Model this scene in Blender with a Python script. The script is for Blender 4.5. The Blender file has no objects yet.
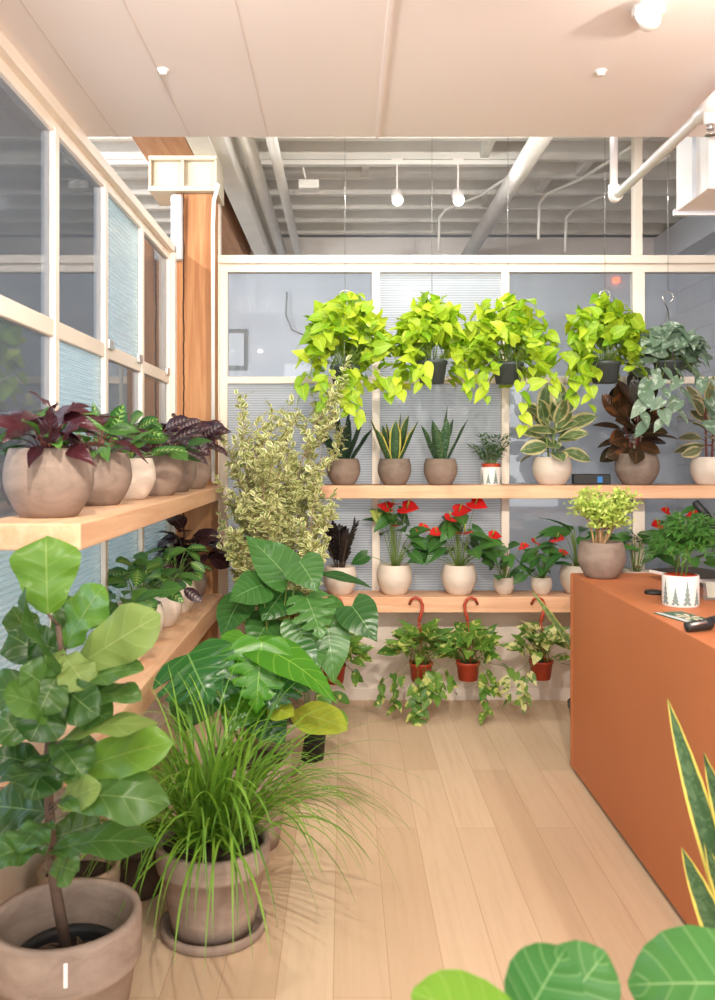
import bpy, math, random
from mathutils import Vector, Matrix
R = random.Random(7)
sc = bpy.context.scene
COL = sc.collection
PI = math.pi
F, CX, CY, EYE = 880.0, 344.0, 454.0, 1.5          # focal length in pixels, vanishing point, eye height
V = Vector

def at(px, py, y):                                   # image pixel at depth y -> point in the room
    return V(((px - CX) * y / F, y, EYE - (py - CY) * y / F))
def U(a, b): return R.uniform(a, b)
def lerp(a, b, t): return a + (b - a) * t

# ------------------------------------------------------------------ materials
def new_mat(name):
    m = bpy.data.materials.new(name); m.use_nodes = True
    nt = m.node_tree; nt.nodes.clear()
    return m, nt, nt.nodes.new('ShaderNodeOutputMaterial')
def lin(c):
    return tuple(((x / 12.92) if x <= .04045 else ((x + .055) / 1.055) ** 2.4) for x in [k / 255 for k in c]) + (1,)
class N:
    def __init__(s, nt): s.nt = nt
    def node(s, t, **kw):
        n = s.nt.nodes.new(t)
        for k, v in kw.items(): setattr(n, k, v)
        return n
    def put(s, sock, v):
        if hasattr(v, 'is_output') or isinstance(v, bpy.types.NodeSocket): s.nt.links.new(v, sock)
        else: sock.default_value = v
    def math(s, op, a, b=0.0, c=0.0, clamp=False):
        n = s.node('ShaderNodeMath', operation=op); n.use_clamp = clamp
        s.put(n.inputs[0], a); s.put(n.inputs[1], b); s.put(n.inputs[2], c)
        return n.outputs[0]
    def mix(s, f, a, b, blend='MIX'):
        n = s.node('ShaderNodeMix', data_type='RGBA', blend_type=blend)
        s.put(n.inputs[0], f); s.put(n.inputs[6], a); s.put(n.inputs[7], b)
        return n.outputs[2]
    def step(s, v, lo, hi):
        n = s.node('ShaderNodeMapRange', interpolation_type='SMOOTHSTEP')
        s.put(n.inputs[0], v); s.put(n.inputs[1], lo); s.put(n.inputs[2], hi); s.put(n.inputs[3], 0.0); s.put(n.inputs[4], 1.0)
        return n.outputs[0]
    def noise(s, vec, scale, detail=3.0, rough=.55, dist=0.0):
        n = s.node('ShaderNodeTexNoise'); s.put(n.inputs['Vector'], vec)
        n.inputs['Scale'].default_value = scale; n.inputs['Detail'].default_value = detail
        n.inputs['Roughness'].default_value = rough; n.inputs['Distortion'].default_value = dist
        return n.outputs['Fac']
    def mapping(s, vec, sc_=(1, 1, 1), rot=(0, 0, 0), loc=(0, 0, 0)):
        n = s.node('ShaderNodeMapping'); s.put(n.inputs[0], vec)
        n.inputs['Scale'].default_value = sc_; n.inputs['Rotation'].default_value = rot; n.inputs['Location'].default_value = loc
        return n.outputs[0]
    def coord(s, which='Object'): return s.node('ShaderNodeTexCoord').outputs[which]
    def geo(s): return s.node('ShaderNodeNewGeometry').outputs['Position']
    def bsdf(s, col, rough=.6, metal=0.0, spec=.5, bump=None, bstr=.2, bdist=.01):
        n = s.node('ShaderNodeBsdfPrincipled')
        s.put(n.inputs['Base Color'], col); s.put(n.inputs['Roughness'], rough); n.inputs['Metallic'].default_value = metal
        n.inputs['Specular IOR Level'].default_value = spec
        if bump is not None:
            b = s.node('ShaderNodeBump'); b.inputs['Strength'].default_value = bstr; b.inputs['Distance'].default_value = bdist
            s.put(b.inputs['Height'], bump); s.nt.links.new(b.outputs[0], n.inputs['Normal'])
        return n.outputs[0]

def plain(name, c, rough=.6, metal=0.0, spec=.5, vary=.06, scale=6.0):
    m, nt, out = new_mat(name); n = N(nt)
    f = n.noise(n.coord(), scale, 4)
    a, b = lin(c), lin(c)
    a = tuple(x * (1 - vary * 2) for x in a[:3]) + (1,); b = tuple(min(1, x * (1 + vary * 2)) for x in b[:3]) + (1,)
    col = n.mix(f, a, b)
    nt.links.new(n.bsdf(col, rough, metal, spec), out.inputs[0]); return m

def pot_mat(name, c1, c2, scale=9.0, rough=.75):
    m, nt, out = new_mat(name); n = N(nt)
    v = n.mapping(n.coord(), (1, 1, 2.2), (.5, .35, 0))
    f = n.noise(v, scale, 6, .65, .7); g = n.noise(n.coord(), 90, 2)
    fac = n.step(f, .2, .8)
    col = n.mix(fac, lin(c1), lin(c2)); col = n.mix(n.math('MULTIPLY', g, .12), col, lin([min(255, x + 22) for x in c2]))
    nt.links.new(n.bsdf(col, rough, 0, .3, g, .12, .003), out.inputs[0]); return m

def wood_mat(name, c1, c2, axis, rough=.55, ring=26.0, dark=None):
    m, nt, out = new_mat(name); n = N(nt)
    s = [1, 1, 1]; s[axis] = .06
    v = n.mapping(n.geo(), tuple(s))
    f = n.noise(v, ring, 5, .6, .6); g = n.noise(v, ring * 5, 2)
    fac = n.math('ADD', n.math('MULTIPLY', f, .8), n.math('MULTIPLY', g, .25))
    col = n.mix(n.step(fac, .32, .72), lin(c1), lin(c2))
    if dark:
        k = n.noise(v, ring * .45, 3, .5, 1.2)
        col = n.mix(n.math('MULTIPLY', n.step(k, .58, .72), .75), col, lin(dark))
    if axis == 2:                                     # a drying crack that wanders down the post
        sx = n.node('ShaderNodeSeparateXYZ'); n.put(sx.inputs[0], n.geo())
        wob = n.math('MULTIPLY', n.math('SUBTRACT', n.noise(n.mapping(n.geo(), (0, 0, 1)), 2.2, 4, .6), .5), .05)
        dx = n.math('ABSOLUTE', n.math('SUBTRACT', n.math('ADD', sx.outputs[0], .935), wob))
        col = n.mix(n.step(dx, .006, .002), col, lin((46, 26, 16)))
    nt.links.new(n.bsdf(col, rough, 0, .35, fac, .08, .004), out.inputs[0]); return m

def floor_mat():
    m, nt, out = new_mat('oak_planks'); n = N(nt)
    v = n.mapping(n.geo(), (1, 1, 1), (0, 0, PI / 2), (0.03, .35, 0))
    b = n.node('ShaderNodeTexBrick'); n.put(b.inputs['Vector'], v)
    b.offset = .37; b.offset_frequency = 2
    for k, x in (('Scale', 1.0), ('Mortar Size', .0012), ('Mortar Smooth', .3), ('Bias', 0.0), ('Brick Width', 1.75), ('Row Height', .16)): b.inputs[k].default_value = x
    b.inputs['Color1'].default_value = lin((208, 180, 150)); b.inputs['Color2'].default_value = lin((222, 197, 168)); b.inputs['Mortar'].default_value = lin((178, 146, 114))
    gr = n.noise(n.mapping(n.geo(), (1, .05, 1)), 34, 6, .6, .8)
    col = n.mix(n.math('MULTIPLY', n.step(gr, .4, .75), .25), b.outputs['Color'], lin((190, 155, 120)))
    rg = n.math('ADD', n.math('MULTIPLY', gr, .2), .38)
    nt.links.new(n.bsdf(col, rg, 0, .35, gr, .03, .002), out.inputs[0]); return m

def glass_mat(name, tint, ribs=None, spec=1.0, veil=0.0, vc=(.82, .86, .90, 1), bst=.55):
    m, nt, out = new_mat(name); n = N(nt)
    tr = n.node('ShaderNodeBsdfTransparent'); tr.inputs[0].default_value = tint
    gl = n.node('ShaderNodeBsdfGlossy'); gl.inputs['Roughness'].default_value = .03 if not ribs else .12; gl.inputs[0].default_value = (.95, .97, 1, 1)
    fr = n.node('ShaderNodeFresnel'); fr.inputs[0].default_value = 1.45
    base = tr.outputs[0]
    if veil:
        df = n.node('ShaderNodeBsdfTranslucent'); df.inputs[0].default_value = vc
        dd = n.node('ShaderNodeBsdfDiffuse'); dd.inputs[0].default_value = vc
        h = n.node('ShaderNodeMixShader'); h.inputs[0].default_value = .5
        nt.links.new(df.outputs[0], h.inputs[1]); nt.links.new(dd.outputs[0], h.inputs[2])
        mx = n.node('ShaderNodeMixShader'); nt.links.new(tr.outputs[0], mx.inputs[1]); nt.links.new(h.outputs[0], mx.inputs[2])
        mx.inputs[0].default_value = veil
        base = mx.outputs[0]
        if ribs:
            z = n.node('ShaderNodeSeparateXYZ'); n.put(z.inputs[0], n.geo())
            w = n.math('SINE', n.math('MULTIPLY', z.outputs[2], 2 * PI / ribs))
            n.put(mx.inputs[0], n.math('ADD', veil, n.math('MULTIPLY', w, veil * .28)))
            bp = n.node('ShaderNodeBump'); bp.inputs['Strength'].default_value = bst; bp.inputs['Distance'].default_value = .006
            n.put(bp.inputs['Height'], w); nt.links.new(bp.outputs[0], gl.inputs['Normal']); 
    mx2 = n.node('ShaderNodeMixShader'); n.put(mx2.inputs[0], n.math('MULTIPLY', fr.outputs[0], spec, clamp=True))
    nt.links.new(base, mx2.inputs[1]); nt.links.new(gl.outputs[0], mx2.inputs[2])
    nt.links.new(mx2.outputs[0], out.inputs[0]); return m

def emit_mat(name, c, s):
    m, nt, out = new_mat(name)
    e = nt.nodes.new('ShaderNodeEmission'); e.inputs[0].default_value = c; e.inputs[1].default_value = s
    nt.links.new(e.outputs[0], out.inputs[0]); return m

def leaf_mat(name, c1, c2, rib=None, rib_w=.05, vein=0.0, nv=9.0, margin=None, blotch=None, bands=None, rough=.38, trans=.28, feather=None, spec=.45):
    m, nt, out = new_mat(name); n = N(nt)
    uv = n.node('ShaderNodeUVMap'); uv.uv_map = 'UVMap'
    sp = n.node('ShaderNodeSeparateXYZ'); n.put(sp.inputs[0], uv.outputs[0])
    s = n.math('ABSOLUTE', n.math('MULTIPLY', n.math('SUBTRACT', sp.outputs[0], .5), 2.0)); t = sp.outputs[1]
    at_ = n.node('ShaderNodeAttribute', attribute_name='rnd'); rnd = at_.outputs['Fac']
    pos = n.coord()
    nz = n.noise(pos, 14, 3)
    col = n.mix(n.math('ADD', n.math('MULTIPLY', rnd, .75), n.math('MULTIPLY', nz, .25)), lin(c1), lin(c2))
    if bands:
        bn = n.noise(n.mapping(uv.outputs[0], (2.5, 30, 1)), 1.0, 3, .6, 1.0)
        col = n.mix(n.math('MULTIPLY', n.step(bn, .47, .58), bands[1]), col, lin(bands[0]))
    if feather:                                       # pale feathering that follows the side veins
        ph = n.math('MULTIPLY', n.math('SUBTRACT', t, n.math('MULTIPLY', s, .14)), 2 * PI * nv)
        fm = n.math('MULTIPLY', n.step(n.math('SINE', ph), -.1, .5), n.step(s, feather[1], .1))
        col = n.mix(fm, col, lin(feather[0]))
    if blotch:
        bz = n.noise(n.node('ShaderNodeVectorMath', operation='ADD').outputs[0] if 0 else pos, blotch[2], 2, .5, .6)
        col = n.mix(n.math('MULTIPLY', n.step(bz, blotch[1], blotch[1] + .08), .95), col, lin(blotch[0]))
    if margin:
        mz = n.math('ADD', s, n.math('MULTIPLY', n.math('SUBTRACT', n.noise(pos, 30, 2), .5), margin[2]))
        col = n.mix(n.step(mz, margin[1] - .05, margin[1] + .05), col, lin(margin[0]))
    if vein:
        ph = n.math('MULTIPLY', n.math('SUBTRACT', t, n.math('MULTIPLY', s, .22)), 2 * PI * nv)
        vm = n.math('MULTIPLY', n.step(n.math('COSINE', ph), .90, .99), vein)
        col = n.mix(vm, col, lin(rib or [min(255, x + 40) for x in c2]))
    if rib: col = n.mix(n.math('MULTIPLY', n.step(s, rib_w * 1.5, rib_w * .6), .8), col, lin(rib))
    bmp = n.math('ADD', n.math('COSINE', n.math('MULTIPLY', n.math('SUBTRACT', t, n.math('MULTIPLY', s, .22)), 2 * PI * nv)), nz)
    b = n.bsdf(col, rough, 0, spec, bmp, .18, .004)
    tl = n.node('ShaderNodeBsdfTranslucent')
    hs = n.node('ShaderNodeHueSaturation'); hs.inputs['Saturation'].default_value = 1.1; hs.inputs['Value'].default_value = 1.25; n.put(hs.inputs['Color'], col)
    nt.links.new(hs.outputs[0], tl.inputs[0])
    mx = n.node('ShaderNodeMixShader'); mx.inputs[0].default_value = trans
    nt.links.new(b, mx.inputs[1]); nt.links.new(tl.outputs[0], mx.inputs[2]); nt.links.new(mx.outputs[0], out.inputs[0])
    return m

M = {}
M['floor'] = floor_mat()
M['white'] = plain('white_paint', (238, 230, 224), .5, vary=.02)
M['frame'] = plain('cream_frame_paint', (242, 228, 212), .45, vary=.02)
M['soffit'] = plain('soffit_paint', (234, 222, 216), .55, vary=.015, scale=1.5)
M['seam'] = plain('soffit_seam', (212, 199, 192), .7, vary=.01)
M['joist'] = plain('joist_paint', (228, 223, 214), .8, vary=.12, scale=3)
M['deck'] = plain('deck_paint', (206, 202, 194), .85, vary=.15, scale=3)
M['far_wall'] = plain('grey_blue_wall', (196, 200, 208), .8, vary=.04, scale=1.2)
M['low_wall'] = plain('white_panel', (228, 216, 204), .6, vary=.02)
M['shelf_x'] = wood_mat('fir_board_x', (214, 160, 122), (232, 186, 150), 0, .5, 22)
M['shelf_y'] = wood_mat('fir_board_y', (214, 164, 126), (232, 190, 154), 1, .5, 22)
M['timber'] = wood_mat('old_timber', (200, 148, 104), (168, 112, 72), 2, .75, 14, (88, 46, 24))
M['timber_y'] = wood_mat('old_timber_beam', (204, 156, 120), (176, 126, 92), 1, .75, 14, (88, 46, 24))
M['terracotta_counter'] = plain('terracotta_counter', (192, 116, 74), .5, spec=.3, vary=.05, scale=2.2)
M['plinth'] = plain('plinth_shade', (60, 34, 24), .8)  # dark brown stands in for the shadow line of the toe gap
M['taupe'] = pot_mat('taupe_clay', (112, 96, 86), (142, 124, 111))
M['taupe_warm'] = pot_mat('warm_taupe_clay', (124, 105, 92), (152, 131, 117), 7)
M['cream'] = pot_mat('cream_clay', (204, 188, 172), (220, 205, 190), 5, .6)
M['grey_terra'] = pot_mat('grey_terracotta', (128, 110, 98), (168, 149, 134), 6, .85)
M['inner_terra'] = pot_mat('inner_terracotta', (150, 128, 108), (176, 152, 130), 6, .85)
M['red_plastic'] = plain('red_brown_plastic', (172, 62, 36), .45, vary=.05)
M['black_plastic'] = plain('black_plastic', (30, 30, 30), .5, vary=.1)
M['grey_plastic'] = plain('dark_grey_plastic', (62, 68, 68), .5, vary=.1)
M['green_plastic'] = plain('dark_green_plastic', (50, 84, 62), .45, vary=.05)
M['soil'] = plain('potting_soil', (58, 42, 32), .95, vary=.4, scale=60)
M['steel'] = plain('steel_wire', (170, 168, 164), .35, 1.0)
M['silver'] = plain('silver_metal', (200, 198, 196), .3, .9)
M['galv'] = plain('painted_pipe', (234, 230, 222), .5, vary=.05)
M['cap'] = plain('cream_steel_cap', (206, 194, 172), .6, vary=.08)
M['bluegrey'] = plain('blue_grey_paint', (206, 210, 216), .55, vary=.03)  # one even pale blue-grey, shared by beam, duct trim and cover
M['stem_green'] = plain('green_stem', (110, 135, 62), .5, vary=.1, scale=20)
M['stem_dark'] = plain('dark_stem', (74, 58, 44), .7, vary=.2, scale=20)
M['bark'] = plain('brown_bark', (98, 78, 64), .85, vary=.3, scale=40)
M['tan_stem'] = plain('tan_stem', (176, 138, 98), .8, vary=.25, scale=30)
M['grey_stem'] = plain('grey_brown_twig', (150, 128, 104), .8, vary=.2, scale=30)
M['stem_red'] = plain('reddish_stem', (110, 50, 40), .6, vary=.1, scale=20)
M['bulb'] = emit_mat('spot_bulb', (1, .93, .84, 1), 40)
M['red_led'] = emit_mat('red_led', (1, .12, .05, 1), 3)
M['screen'] = emit_mat('blue_screen', (.10, .30, .62, 1), .8)
M['glass'] = glass_mat('clear_glass', (.92, .95, .98, 1), None, 1.0, .13)  # diffuse veil imitates reflected haze and lightens the panes
M['ribbed'] = glass_mat('ribbed_glass', (.92, .95, .97, 1), .015, .8, .50)
M['ribbed_blue'] = glass_mat('ribbed_blue_glass', (.80, .91, .93, 1), .02, .6, .45, (.62, .71, .74, 1), .25)
M['acrylic'] = glass_mat('clear_acrylic', (.93, .93, .93, 1), None, 1.5, .08)
M['paper'] = plain('white_paper', (240, 238, 232), .8, vary=.01)
M['print_grey'] = plain('grey_tree_print', (120, 136, 132), .7, vary=.1, scale=60)
M['ceramic'] = plain('white_ceramic', (228, 222, 216), .35, vary=.02)
M['card_green'] = plain('green_card', (40, 92, 66), .5, vary=.1)
M['card_cream'] = plain('cream_card', (222, 212, 186), .6, vary=.05)
# leaves
L_ = {}
L_['neon'] = leaf_mat('neon_pothos_leaf', (104, 160, 26), (206, 220, 66), (226, 238, 110), .03, trans=.36)
L_['scind'] = leaf_mat('silver_pothos_leaf', (96, 122, 98), (138, 160, 136), (80, 104, 80), .03, blotch=((176, 192, 172), .55, 26))
L_['snake_dark'] = leaf_mat('dark_snake_leaf', (28, 52, 38), (46, 72, 50), bands=((66, 92, 70), .5), trans=.08, nv=2)
L_['snake_yellow'] = leaf_mat('yellow_edged_snake_leaf', (40, 72, 42), (62, 94, 58), bands=((92, 120, 80), .6), margin=((214, 200, 96), .76, .15), trans=.08, nv=2)
L_['snake_mottle'] = leaf_mat('mottled_snake_leaf', (38, 72, 46), (62, 98, 62), bands=((104, 134, 96), .7), margin=((120, 140, 80), .93, .1), trans=.08, nv=2)
L_['snake_pale'] = leaf_mat('pale_snake_leaf', (88, 116, 66), (116, 140, 84), bands=((156, 172, 116), .7), margin=((196, 190, 104), .8, .1), trans=.08, nv=2)
L_['palm'] = leaf_mat('small_palm_leaf', (56, 104, 44), (90, 142, 66), trans=.2)
L_['tineke'] = leaf_mat('cream_edged_rubber_leaf', (90, 120, 76), (128, 148, 98), (190, 190, 130), .04, margin=((222, 212, 158), .66, .5), blotch=((150, 166, 122), .56, 30), rough=.3)
L_['tineke_pink'] = leaf_mat('pinkish_rubber_leaf', (96, 112, 76), (134, 140, 100), (186, 140, 120), .05, margin=((206, 190, 150), .62, .5), rough=.3)
L_['burgundy'] = leaf_mat('burgundy_rubber_leaf', (38, 44, 30), (86, 58, 38), (120, 80, 60), .04, rough=.22, trans=.12, blotch=((124, 76, 42), .60, 8))
L_['raven'] = leaf_mat('black_zz_leaf', (26, 22, 24), (46, 38, 38), rough=.25, trans=.05)
L_['anth'] = leaf_mat('anthurium_leaf', (44, 92, 42), (84, 132, 62), (120, 156, 90), .03, rough=.28)
L_['spathe'] = leaf_mat('red_spathe', (206, 28, 30), (232, 64, 62), rough=.2, trans=.2)
L_['spathe_pale'] = leaf_mat('pale_green_spathe', (176, 190, 100), (196, 204, 120), rough=.25)
L_['peace'] = leaf_mat('peace_lily_leaf', (42, 88, 40), (76, 124, 58), (110, 150, 80), .03, rough=.3)
L_['marble'] = leaf_mat('marbled_pothos_leaf', (62, 112, 40), (122, 160, 66), (150, 176, 90), .03, blotch=((206, 208, 122), .55, 24), rough=.32)
L_['marble_white'] = leaf_mat('white_marbled_pothos_leaf', (78, 120, 48), (130, 164, 78), (170, 186, 110), .03, blotch=((224, 220, 158), .50, 20), rough=.32)
L_['lime'] = leaf_mat('lime_bush_leaf', (158, 184, 74), (216, 226, 132), trans=.3)
L_['fern'] = leaf_mat('feathery_fern_leaf', (50, 96, 38), (88, 138, 58), trans=.25)
L_['maroon'] = leaf_mat('maroon_calathea_leaf', (44, 16, 24), (70, 27, 34), (84, 42, 42), .04, rough=.35, trans=.12)
L_['cal_green'] = leaf_mat('green_calathea_leaf', (40, 84, 40), (92, 136, 60), (130, 160, 80), .03, vein=.35, nv=8, rough=.35)
L_['cal_light'] = leaf_mat('feathered_calathea_leaf', (44, 92, 42), (76, 124, 56), (170, 196, 110), .04, feather=((150, 184, 96), .8), nv=8, rough=.35)
L_['cal_purple'] = leaf_mat('purple_calathea_leaf', (40, 22, 32), (74, 40, 50), (150, 110, 110), .04, feather=((118, 112, 104), .6), nv=7, rough=.3, trans=.12)
L_['black_leaf'] = leaf_mat('blackish_leaf', (34, 20, 26), (60, 34, 38), (80, 50, 50), .03, rough=.25, trans=.06)
L_['fig'] = leaf_mat('fiddle_leaf', (36, 70, 32), (88, 126, 54), (128, 152, 92), .022, vein=.28, nv=5, rough=.36, trans=.25)
L_['fig_young'] = leaf_mat('young_fiddle_leaf', (88, 136, 46), (124, 162, 64), (150, 176, 90), .022, vein=.25, nv=5, rough=.38, trans=.35)
L_['fig_under'] = leaf_mat('olive_fiddle_leaf', (108, 136, 62), (134, 156, 80), (160, 176, 106), .025, vein=.3, nv=5, rough=.5, trans=.3)
L_['monstera'] = leaf_mat('monstera_leaf', (34, 82, 34), (58, 110, 48), (110, 150, 80), .02, vein=.3, nv=6, rough=.26, trans=.25)
L_['monstera_bright'] = leaf_mat('bright_monstera_leaf', (62, 124, 28), (98, 156, 46), (150, 190, 80), .02, vein=.3, nv=6, rough=.3, trans=.4)
L_['philo'] = leaf_mat('philodendron_leaf', (30, 74, 34), (88, 140, 66), (130, 168, 104), .02, vein=.22, nv=7, rough=.27, trans=.25)
L_['yellowing'] = leaf_mat('yellowing_leaf', (140, 158, 44), (170, 178, 62), (176, 186, 96), .03, vein=.3, nv=6, rough=.4, trans=.35)
L_['grass'] = leaf_mat('ponytail_grass_leaf', (64, 112, 30), (136, 176, 66), trans=.3, nv=1, rough=.42)
L_['shrub'] = leaf_mat('variegated_shrub_leaf', (118, 142, 72), (172, 184, 112), margin=((238, 230, 182), .5, .9), trans=.3, nv=3)
L_['rubber_big'] = leaf_mat('big_round_leaf', (58, 116, 50), (88, 146, 70), (150, 186, 120), .02, vein=.4, nv=6, rough=.4, trans=.25)
L_['rubber_lime'] = leaf_mat('lime_round_leaf', (110, 160, 44), (130, 176, 60), (160, 196, 96), .02, vein=.3, nv=6, rough=.4, trans=.3)
L_['tree'] = leaf_mat('yellow_tree_leaf', (120, 150, 50), (200, 196, 80), trans=.35)

# ------------------------------------------------------------------ mesh building
class MB:
    def __init__(s): s.v, s.f, s.uv, s.r, s.mi = [], [], [], [], []
    def add(s, vs, fs, uvs=None, rnd=0.5, mi=0):
        o = len(s.v); s.v += [tuple(x) for x in vs]; s.uv += (uvs or [(0.5, 0.5)] * len(vs)); s.r += [rnd] * len(vs)
        s.f += [tuple(o + i for i in f) for f in fs]; s.mi += [mi] * len(fs)
    def box(s, lo, hi, mi=0):
        x0, y0, z0 = lo; x1, y1, z1 = hi
        s.add([(x0, y0, z0), (x1, y0, z0), (x1, y1, z0), (x0, y1, z0), (x0, y0, z1), (x1, y0, z1), (x1, y1, z1), (x0, y1, z1)],
              [(0, 3, 2, 1), (4, 5, 6, 7), (0, 1, 5, 4), (1, 2, 6, 5), (2, 3, 7, 6), (3, 0, 4, 7)], mi=mi)
    def lathe(s, prof, c, seg=40, mi=0, cap0=False, cap1=False):
        c = V(c); vs, fs = [], []
        for r, z in prof:
            for k in range(seg):
                a = 2 * PI * k / seg; vs.append((c.x + r * math.cos(a), c.y + r * math.sin(a), c.z + z))
        for i in range(len(prof) - 1):
            for k in range(seg):
                k2 = (k + 1) % seg
                fs.append((i * seg + k, i * seg + k2, (i + 1) * seg + k2, (i + 1) * seg + k))
        if cap0: fs.append(tuple(range(seg))[::-1])
        if cap1: fs.append(tuple((len(prof) - 1) * seg + k for k in range(seg)))
        s.add(vs, fs, mi=mi)
    def tube(s, pts, r0, r1=None, seg=6, mi=0, cap=True):
        pts = [V(p) for p in pts]; r1 = r0 if r1 is None else r1; n = len(pts); vs, fs = [], []
        t0 = (pts[1] - pts[0]).normalized(); a = V((0, 0, 1)) if abs(t0.z) < .9 else V((1, 0, 0)); u = t0.cross(a).normalized()
        for i, p in enumerate(pts):
            t = (pts[min(i + 1, n - 1)] - pts[max(i - 1, 0)]).normalized()
            u = (u - t * u.dot(t)).normalized(); w = t.cross(u); r = lerp(r0, r1, i / (n - 1))
            for k in range(seg):
                an = 2 * PI * k / seg; vs.append(p + (u * math.cos(an) + w * math.sin(an)) * r)
        for i in range(n - 1):
            for k in range(seg):
                k2 = (k + 1) % seg; fs.append((i * seg + k, i * seg + k2, (i + 1) * seg + k2, (i + 1) * seg + k))
        if cap: fs += [tuple(range(seg))[::-1], tuple((n - 1) * seg + k for k in range(seg))]
        s.add(vs, fs, mi=mi)
    def build(s, name, mat, parent=None, smooth=True, bevel=0.0, loc=None):
        me = bpy.data.meshes.new(name)
        top = parent
        while top is not None and top.parent is not None: top = top.parent
        off = V(top.location) if top is not None else (V(loc) if loc is not None else V((0, 0, 0)))
        me.from_pydata([(x - off.x, y - off.y, z - off.z) for x, y, z in s.v], [], s.f)
        for m in (mat if isinstance(mat, (list, tuple)) else [mat]): me.materials.append(m)
        if len(set(s.mi)) > 1: me.polygons.foreach_set('material_index', s.mi)
        ul = me.uv_layers.new(name='UVMap')
        vi = [0] * len(me.loops); me.loops.foreach_get('vertex_index', vi)
        ul.data.foreach_set('uv', [c for i in vi for c in s.uv[i]])
        a = me.attributes.new('rnd', 'FLOAT', 'POINT'); a.data.foreach_set('value', s.r)
        me.polygons.foreach_set('use_smooth', [smooth] * len(me.polygons)); me.update()
        o = bpy.data.objects.new(name, me); COL.objects.link(o)
        if parent is not None: o.parent = parent
        elif loc is not None: o.location = loc
        if bevel:
            b = o.modifiers.new('bevel', 'BEVEL'); b.width = bevel; b.segments = 2; b.limit_method = 'ANGLE'
        return o

def tag(o, label, cat, group=None, kind=None):
    o['label'] = label; o['category'] = cat
    if group: o['group'] = group
    if kind: o['kind'] = kind
    return o
def thing(name, label, cat, loc, group=None):
    o = bpy.data.objects.new(name, None); COL.objects.link(o); o.location = loc; o.empty_display_size = .05
    return tag(o, label, cat, group)
def struct(o, label=None, cat=None):
    o['kind'] = 'structure'
    if label: o['label'] = label
    if cat: o['category'] = cat
    return o
def box_struct(name, lo, hi, mat, label=None, cat=None, bevel=0.0):
    b = MB(); b.box(lo, hi); return struct(b.build(name, mat, smooth=False, bevel=bevel), label, cat)

SH = {
 'ell': [(0, .03), (.06, .3), (.15, .6), (.3, .9), (.48, 1), (.65, .93), (.8, .68), (.92, .34), (1, 0)],
 'lance': [(0, .06), (.1, .5), (.25, .88), (.4, 1), (.6, .82), (.8, .45), (.92, .18), (1, 0)],
 'heart': [(0, .62), (.08, .85), (.2, 1), (.35, .97), (.55, .76), (.75, .42), (.9, .15), (1, 0)],
 'fiddle': [(0, .12), (.06, .36), (.16, .55), (.3, .64), (.45, .80), (.6, .97), (.72, 1), (.84, .84), (.93, .5), (1, .04)],
 'strap': [(0, .55), (.15, .8), (.45, 1), (.7, .92), (.87, .55), (.96, .2), (1, 0)],
 'grass': [(0, 1), (.5, .8), (.85, .4), (1, .05)],
 'round': [(0, .25), (.1, .6), (.28, .9), (.5, 1), (.7, .93), (.86, .68), (.96, .34), (1, .08)],
}
def wid(shape, t):
    p = SH[shape]
    for (a, x), (b, y) in zip(p, p[1:]):
        if t <= b: return lerp(x, y, (t - a) / (b - a) if b > a else 0)
    return p[-1][1]
def leaf(mb, base, tip, W, nh=(0, 0, 1), arch=.15, fold=.25, shape='ell', seg=7, lobe=0.0, wave=0.0, nw=4, split=0, droop=0.0, roll=0.0, mi=0):
    """one leaf blade from base to tip; W full width, nh where its upper face looks, arch how far the midrib bows"""
    base, tip = V(base), V(tip); d = tip - base; Ln = d.length
    if Ln < 1e-5: return
    t_ = d / Ln; n = V(nh); n = n - t_ * n.dot(t_)
    if n.length < 1e-3: n = t_.orthogonal()
    n.normalize()
    if roll: n = Matrix.Rotation(roll, 3, t_) @ n
    ctrl = (base + tip) / 2 + n * arch * Ln
    ss = (-1, -.5, 0, .5, 1) if seg > 4 else (-1, 0, 1)
    if split or seg > 13: ss = (-1, -.75, -.45, 0, .45, .75, 1)
    vs, uvs, fs = [], [], []
    ph = U(0, 6.28); nc = len(ss)
    for i in range(seg + 1):
        t = i / seg
        p = base * (1 - t) ** 2 + ctrl * 2 * t * (1 - t) + tip * t * t
        dt = ((ctrl - base) * (1 - t) + (tip - ctrl) * t).normalized()
        b = dt.cross(n).normalized(); nn = b.cross(dt).normalized(); w = wid(shape, t) * W / 2
        cut = 1.0
        if split and .16 < t < .93:
            fr = (t * split) % 1.0
            if fr > .66: cut = .50
        for s in ss:
            a = abs(s); wv = wave * W * math.sin(2 * PI * nw * t + ph + (1.3 if s > 0 else 0)) * a
            x = s * w
            if split and a > .6: x = s * w * (cut if a == 1 else (cut + .06 if cut < 1 else 1))
            q = p + b * x * math.cos(fold) + nn * (abs(x) * math.sin(fold) + wv - droop * W * a * a * (w * 2 / W))
            if lobe: q = q - dt * lobe * Ln * (a * (1.35 - .5 * a)) * (1 - t) ** 2.2
            if split: q = q + dt * .22 * abs(x)
            vs.append(q); uvs.append(((s + 1) / 2, t))
    for i in range(seg):
        for k in range(nc - 1):
            fs.append((i * nc + k, i * nc + k + 1, (i + 1) * nc + k + 1, (i + 1) * nc + k))
    mb.add(vs, fs, uvs, R.random(), mi)
def bez(a, b, bow, n=6):
    a, b = V(a), V(b); c = (a + b) / 2 + V(bow)
    return [a * (1 - t) ** 2 + c * 2 * t * (1 - t) + b * t * t for t in [i / n for i in range(n + 1)]]
def pol(az, r, z=0.0): return V((r * math.cos(az), r * math.sin(az), z))

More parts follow.
